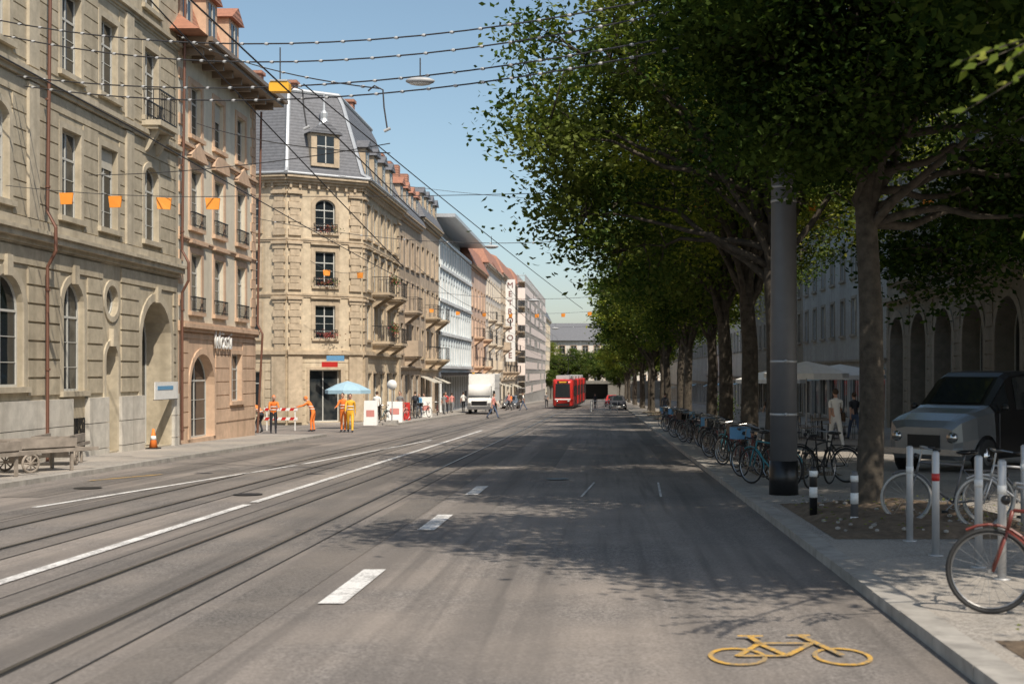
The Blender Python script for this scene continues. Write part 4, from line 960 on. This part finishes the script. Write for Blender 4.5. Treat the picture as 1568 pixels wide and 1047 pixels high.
# ------------------------------------------------------------ people
def person(loc,head=0,h=1.75,lean=0,legs=((.0,0),(.0,0)),arms=((.1,.2,.12),(.1,.2,.12)),top='wfab',bot='dark',hair='hair',short=True,extra=None,name='pedestrian',skirt=False,shoe='dark'):
    k=h/1.75; V=[];E=[];R=[];cat=[]
    def v(p,r,c,par=None):
        V.append(Vector(p));R.append(r);cat.append(c)
        if par is not None:E.append((par,len(V)-1))
        return len(V)-1
    cl,sl=math.cos(lean),math.sin(lean)
    def up(x,y,z): z-=.95; return (x,y*cl+z*sl,.95+z*cl-y*sl)
    pel=v((0,0,.95),(.145,.11),'bot'); sp=v(up(0,0,1.12),(.13,.1),'top',pel); chs=v(up(0,0,1.33),(.16,.11),'top',sp); nb=v(up(0,0,1.47),(.075,.07),'top',chs); nk=v(up(0,.01,1.55),(.052,.052),'skin',nb); hd0=v(up(0,.02,1.62),(.05,.055),'skin',nk)
    for s,(a,kn) in zip((-1,1),legs):
        hip=v((s*.095,0,.88),(.092,.095),'bot',pel); kp=Vector((s*.1,.43*math.sin(a),.88-.43*math.cos(a))); kne=v(kp,(.06,.065),'bot',hip)
        ap=kp+Vector((0,.4*math.sin(a-kn),-.4*math.cos(a-kn))); md=v(kp.lerp(ap,.35),(.055,.06),'bot',kne); an=v(ap,(.04,.042),'bot',md); 
        ft=max(-.7,min(.3,(a-kn)*.6)); t1=ap+Vector((0,.1*math.cos(ft),-.045+.1*math.sin(ft))); b1=v(t1,(.042,.032),'shoe',an); v(t1+Vector((0,.07,.0)),(.035,.022),'shoe',b1); v(ap+Vector((0,-.04,-.045)),(.035,.03),'shoe',an)
    for s,(a,e,ab) in zip((-1,1),arms):
        S_=Vector(up(s*.175,0,1.42)); a_=a; sh=v(S_,(.06,.06),'top',chs); d1=Vector((s*math.sin(ab),math.sin(a_)*math.cos(ab),-math.cos(a_)*math.cos(ab))); El=S_+d1*.28
        m1=v(S_+d1*.15,(.05,.05),'top',sh); el=v(El,(.041,.041),'skin' if short else 'top',m1); d2=Vector((s*.08-s*.1*e,math.sin(a_+e),-math.cos(a_+e))).normalized(); W_=El+d2*.245; wr=v(W_,(.027,.024),'skin' if short else 'top',el)
        side=Vector((0,math.cos(a_+e),math.sin(a_+e))); pm=v(W_+d2*.06,(.022,.036),'skin',wr)
        for q in range(4):
            b0=W_+d2*.085+side*(.03-.02*q); L_=(.065,.075,.07,.055)[q]; f0=v(b0,(.0095,.0095),'skin',pm); f1=v(b0+d2*L_*.55+Vector((-s*.008,0,0)),(.009,.009),'skin',f0); v(b0+d2*L_+Vector((-s*.025,0,0)),(.007,.007),'skin',f1)
        t0=v(W_+d2*.035+side*.035,(.011,.011),'skin',wr); t_=v(W_+d2*.07+side*.058+Vector((-s*.01,0,0)),(.009,.009),'skin',t0)
    mz=min(p.z for p in V)-.03
    for p in V: p.z-=mz
    me=bpy.data.meshes.new('b'); me.from_pydata([tuple(p) for p in V],E,[]); ob=bpy.data.objects.new('b',me); sc.collection.objects.link(ob)
    ob.modifiers.new('s','SKIN'); d=me.skin_vertices[0].data
    for i,r in enumerate(R): d[i].radius=r; d[i].use_root=(i==0)
    ss=ob.modifiers.new('u','SUBSURF'); ss.levels=1; ss.render_levels=1
    bpy.context.view_layer.update(); nm=bpy.data.meshes.new_from_object(ob.evaluated_get(bpy.context.evaluated_depsgraph_get())); nm.name='body'; bpy.data.objects.remove(ob)
    mats=dict(top=top,bot=bot,skin='skin',shoe=shoe); ks=list(mats); nm.materials.clear()
    for q in ks: nm.materials.append(M[mats[q]])
    segs=[(V[a],V[b_],cat[a] if cat[b_]=='skin' and cat[a]=='skin' else (cat[b_] if not(cat[b_] in('skin',) and cat[a]=='top') else 'half'+cat[b_])) for a,b_ in E]
    for f in nm.polygons:
        c=f.center; best=None;bd=9
        for a,b_,ct in segs:
            ab=b_-a; t=max(0,min(1,(c-a).dot(ab)/max(1e-9,ab.length_squared))); dd=(c-a-ab*t).length
            if dd<bd: bd=dd; best=(ct,t)
        ct,t=best
        if ct.startswith('half'): ct='top' if t<.6 else 'skin'
        f.material_index=ks.index(ct); f.use_smooth=True
    o=Obj(name)
    hc=Vector(up(0,.03,1.655)); hc.z-=mz
    H=o.part('head','skin',True); H.sphere(hc,(.072,.09,.112),16,12); H.sphere(hc+Vector((0,.02,-.06)),(.05,.06,.05),12,8)
    H.loft([[hc+Vector((-.013,.085,-.03)),hc+Vector((.013,.085,-.03)),hc+Vector((0,.112,-.025))],[hc+Vector((-.006,.085,.02)),hc+Vector((.006,.085,.02)),hc+Vector((0,.09,.02))]])
    for s in(-1,1): H.sphere(hc+Vector((s*.074,0,-.01)),(.012,.02,.032),8,6); o.part('eyes','dark').sphere(hc+Vector((s*.028,.082,.008)),(.011,.008,.006),8,5)
    o.part('mouth','pink').sphere(hc+Vector((0,.084,-.056)),(.022,.008,.006),8,5)
    hm='hivis' if extra=='helmet' else hair
    hr=o.part('hair',hm,True); hr.sphere(hc+Vector((0,-.022,.03)),(.083,.092,.1),16,10)
    if skirt:
        sk=o.part('dress',bot,True); sk.loft([[(r_*math.cos(t),r_*.75*math.sin(t)*1.0,z-mz) for t in [2*math.pi*q/16 for q in range(16)]] for z,r_ in((.5,.26),(.75,.2),(1.0,.155))],False)
    if extra=='backpack':
        bk=o.part('backpack','dark',True); c=Vector(up(0,-.17,1.28)); c.z-=mz; bk.sphere(c,(.14,.1,.2),14,10)
        for s in(-1,1): bk.path([(s*.1,-.12,1.42-mz),(s*.11,.0,1.5-mz),(s*.12,.11,1.38-mz),(s*.13,.1,1.2-mz)],.016,6)
    if extra=='bag':
        bk=o.part('shoulder_bag','hair',True); bk.rext(.16,.24,.8,1.05,[-.15,.15],.03); bk.path([(.2,0,1.05),(.1,.1,1.35),(-.1,.08,1.5)],.012,5)
    if extra in('helmet','vest'):
        rs=o.part('reflective_stripes','sign',True)
        for z_ in(1.08,1.22):
            c=Vector(up(0,0,z_)); c.z-=mz; rs.loft([[(c.x+.168*math.cos(t),c.y+.128*math.sin(t),c.z+q) for t in [2*math.pi*j/18 for j in range(18)]] for q in(-.02,.02)],False)
    root=o.finish(loc,head,k)
    bo=bpy.data.objects.new('body',nm); sc.collection.objects.link(bo); bo.parent=root
    return root
W1=((.42,.12),(-.35,.25)); W2=((-.3,.2),(.38,.1)); A1=((-.35,.25,.1),(.4,.35,.1)); A2=((.35,.35,.12),(-.3,.25,.12))
person((7.15,38.6,gz(38.6)+SW),math.radians(8),1.86,.03,W1,A1,'wfab','wfab','hair',True,'bag',shoe='wfab')
person((-7.8,88,gz(88)),math.radians(-100),1.78,.05,((.5,.2),(-.4,.3)),A2,'pink','denim')
person((-12.0,57.6,gz(57.6)+.02),math.radians(170),1.74,.1,((.05,0),(-.05,0)),((.6,.7,.15),(.5,.8,.15)),'hivis','hivis','hair',False,'vest','road_worker')
person((-13.6,58.6,gz(58.6)),math.radians(90),1.72,.55,((.25,.3),(.1,.25)),((1.0,.3,.1),(1.1,.3,.1)),'hivis','hivis','hair',False,'helmet','road_worker')
person((-14.8,56.0,gz(56)),math.radians(200),1.7,.3,((.2,.2),(-.1,.1)),((.8,.5,.1),(.6,.5,.1)),'hivis','dark','hair',False,'helmet','road_worker')
person((-15.6,57.0,gz(57)),math.radians(60),1.72,.9,((.6,.9),(.5,.9)),((1.4,.2,.1),(1.3,.3,.1)),'hivis','dark','hair',False,'vest','road_worker')
person((-11.6,57.2,gz(57.2)),math.radians(190),1.78,.05,W1,A1,'yel','yel','hair',False,'vest','road_worker')
ppl=[(-12.8,70.5,'wfab','hair',0,'bag'),(-12.4,76,'grey','dark',3,None),(-13.0,80,'pink','denim',3.1,None),(-12.6,83.5,'dark','dark',.1,'backpack'),(-13.1,91,'wfab','denim',3,None),(-12.4,97,'grey','grey',0,None),(-12.9,102,'red','dark',3.1,None),(-12.6,112,'wfab','dark',0,None),(-12.3,120,'dark','denim',3.1,None),(3.6,74,'dark','denim',0,None),(6.5,66,'blue','dark',3,None),(9.2,46,'dark','denim',.3,None),(-9.5,125,'pink','dark',1.5,None),(-8.2,127,'wfab','denim',1.6,None),(7.4,56,'hair','dark',.2,None),(-1.0,140,'dark','dark',3,None),(-11.0,118,'hivis','dark',3,None),(-9.8,132,'hivis','dark',1,None),(-12.7,86,'blue','denim',3,None),(-12.9,106,'pink','grey',0,None),(-6.9,150,'grey','dark',0,None)]
for i,(x,y,t_,b_,hd_,ex) in enumerate(ppl):
    person((x,y,gz(y)+(SW if (x<-11.7 or x>2.5) else 0)),hd_,random.uniform(1.62,1.82),.02,W1 if i%2 else W2,A1 if i%2 else A2,t_,b_,'hair',i%3!=0,ex,skirt=(i in(4,9)))
# ------------------------------------------------------------ sky, sun, camera
SUNAZ=math.radians(150); EL=math.radians(50)
wd=bpy.data.worlds.new("World"); sc.world=wd; wd.use_nodes=True; t=wd.node_tree
sk=t.nodes.new('ShaderNodeTexSky'); sk.sky_type='NISHITA'; sk.sun_disc=False; sk.sun_elevation=EL; sk.sun_rotation=SUNAZ; sk.air_density=1.0; sk.dust_density=1.5; sk.ozone_density=.9
hs=t.nodes.new('ShaderNodeHueSaturation'); hs.inputs['Saturation'].default_value=.95; hs.inputs['Hue'].default_value=.487; t.links.new(sk.outputs[0],hs.inputs['Color'])
bg=t.nodes['Background']; bg.inputs[1].default_value=.135; t.links.new(hs.outputs[0],bg.inputs[0])
sd=Vector((math.sin(SUNAZ)*math.cos(EL),math.cos(SUNAZ)*math.cos(EL),math.sin(EL)))
l=bpy.data.lights.new('sun','SUN'); l.energy=5.0; l.angle=math.radians(.53); l.color=(1,.90,.76); lo_=bpy.data.objects.new('sun',l); sc.collection.objects.link(lo_); lo_.rotation_euler=(-sd).to_track_quat('-Z','Y').to_euler(); lo_.location=(20,-20,40)
cam=bpy.data.cameras.new('camera'); co=bpy.data.objects.new('camera',cam); sc.collection.objects.link(co)
co.location=(0,0,1.85); co.rotation_euler=(math.pi/2,0,0); cam.lens=44; cam.sensor_width=36; cam.sensor_fit='HORIZONTAL'; cam.shift_x=-141/1568; cam.shift_y=46.5/1568; cam.clip_end=6000; cam.clip_start=.1
cam.dof.use_dof=True; cam.dof.focus_distance=32; cam.dof.aperture_fstop=2.4
sc.camera=co
sc.view_settings.view_transform='Standard'; sc.view_settings.look='None'; sc.view_settings.exposure=0
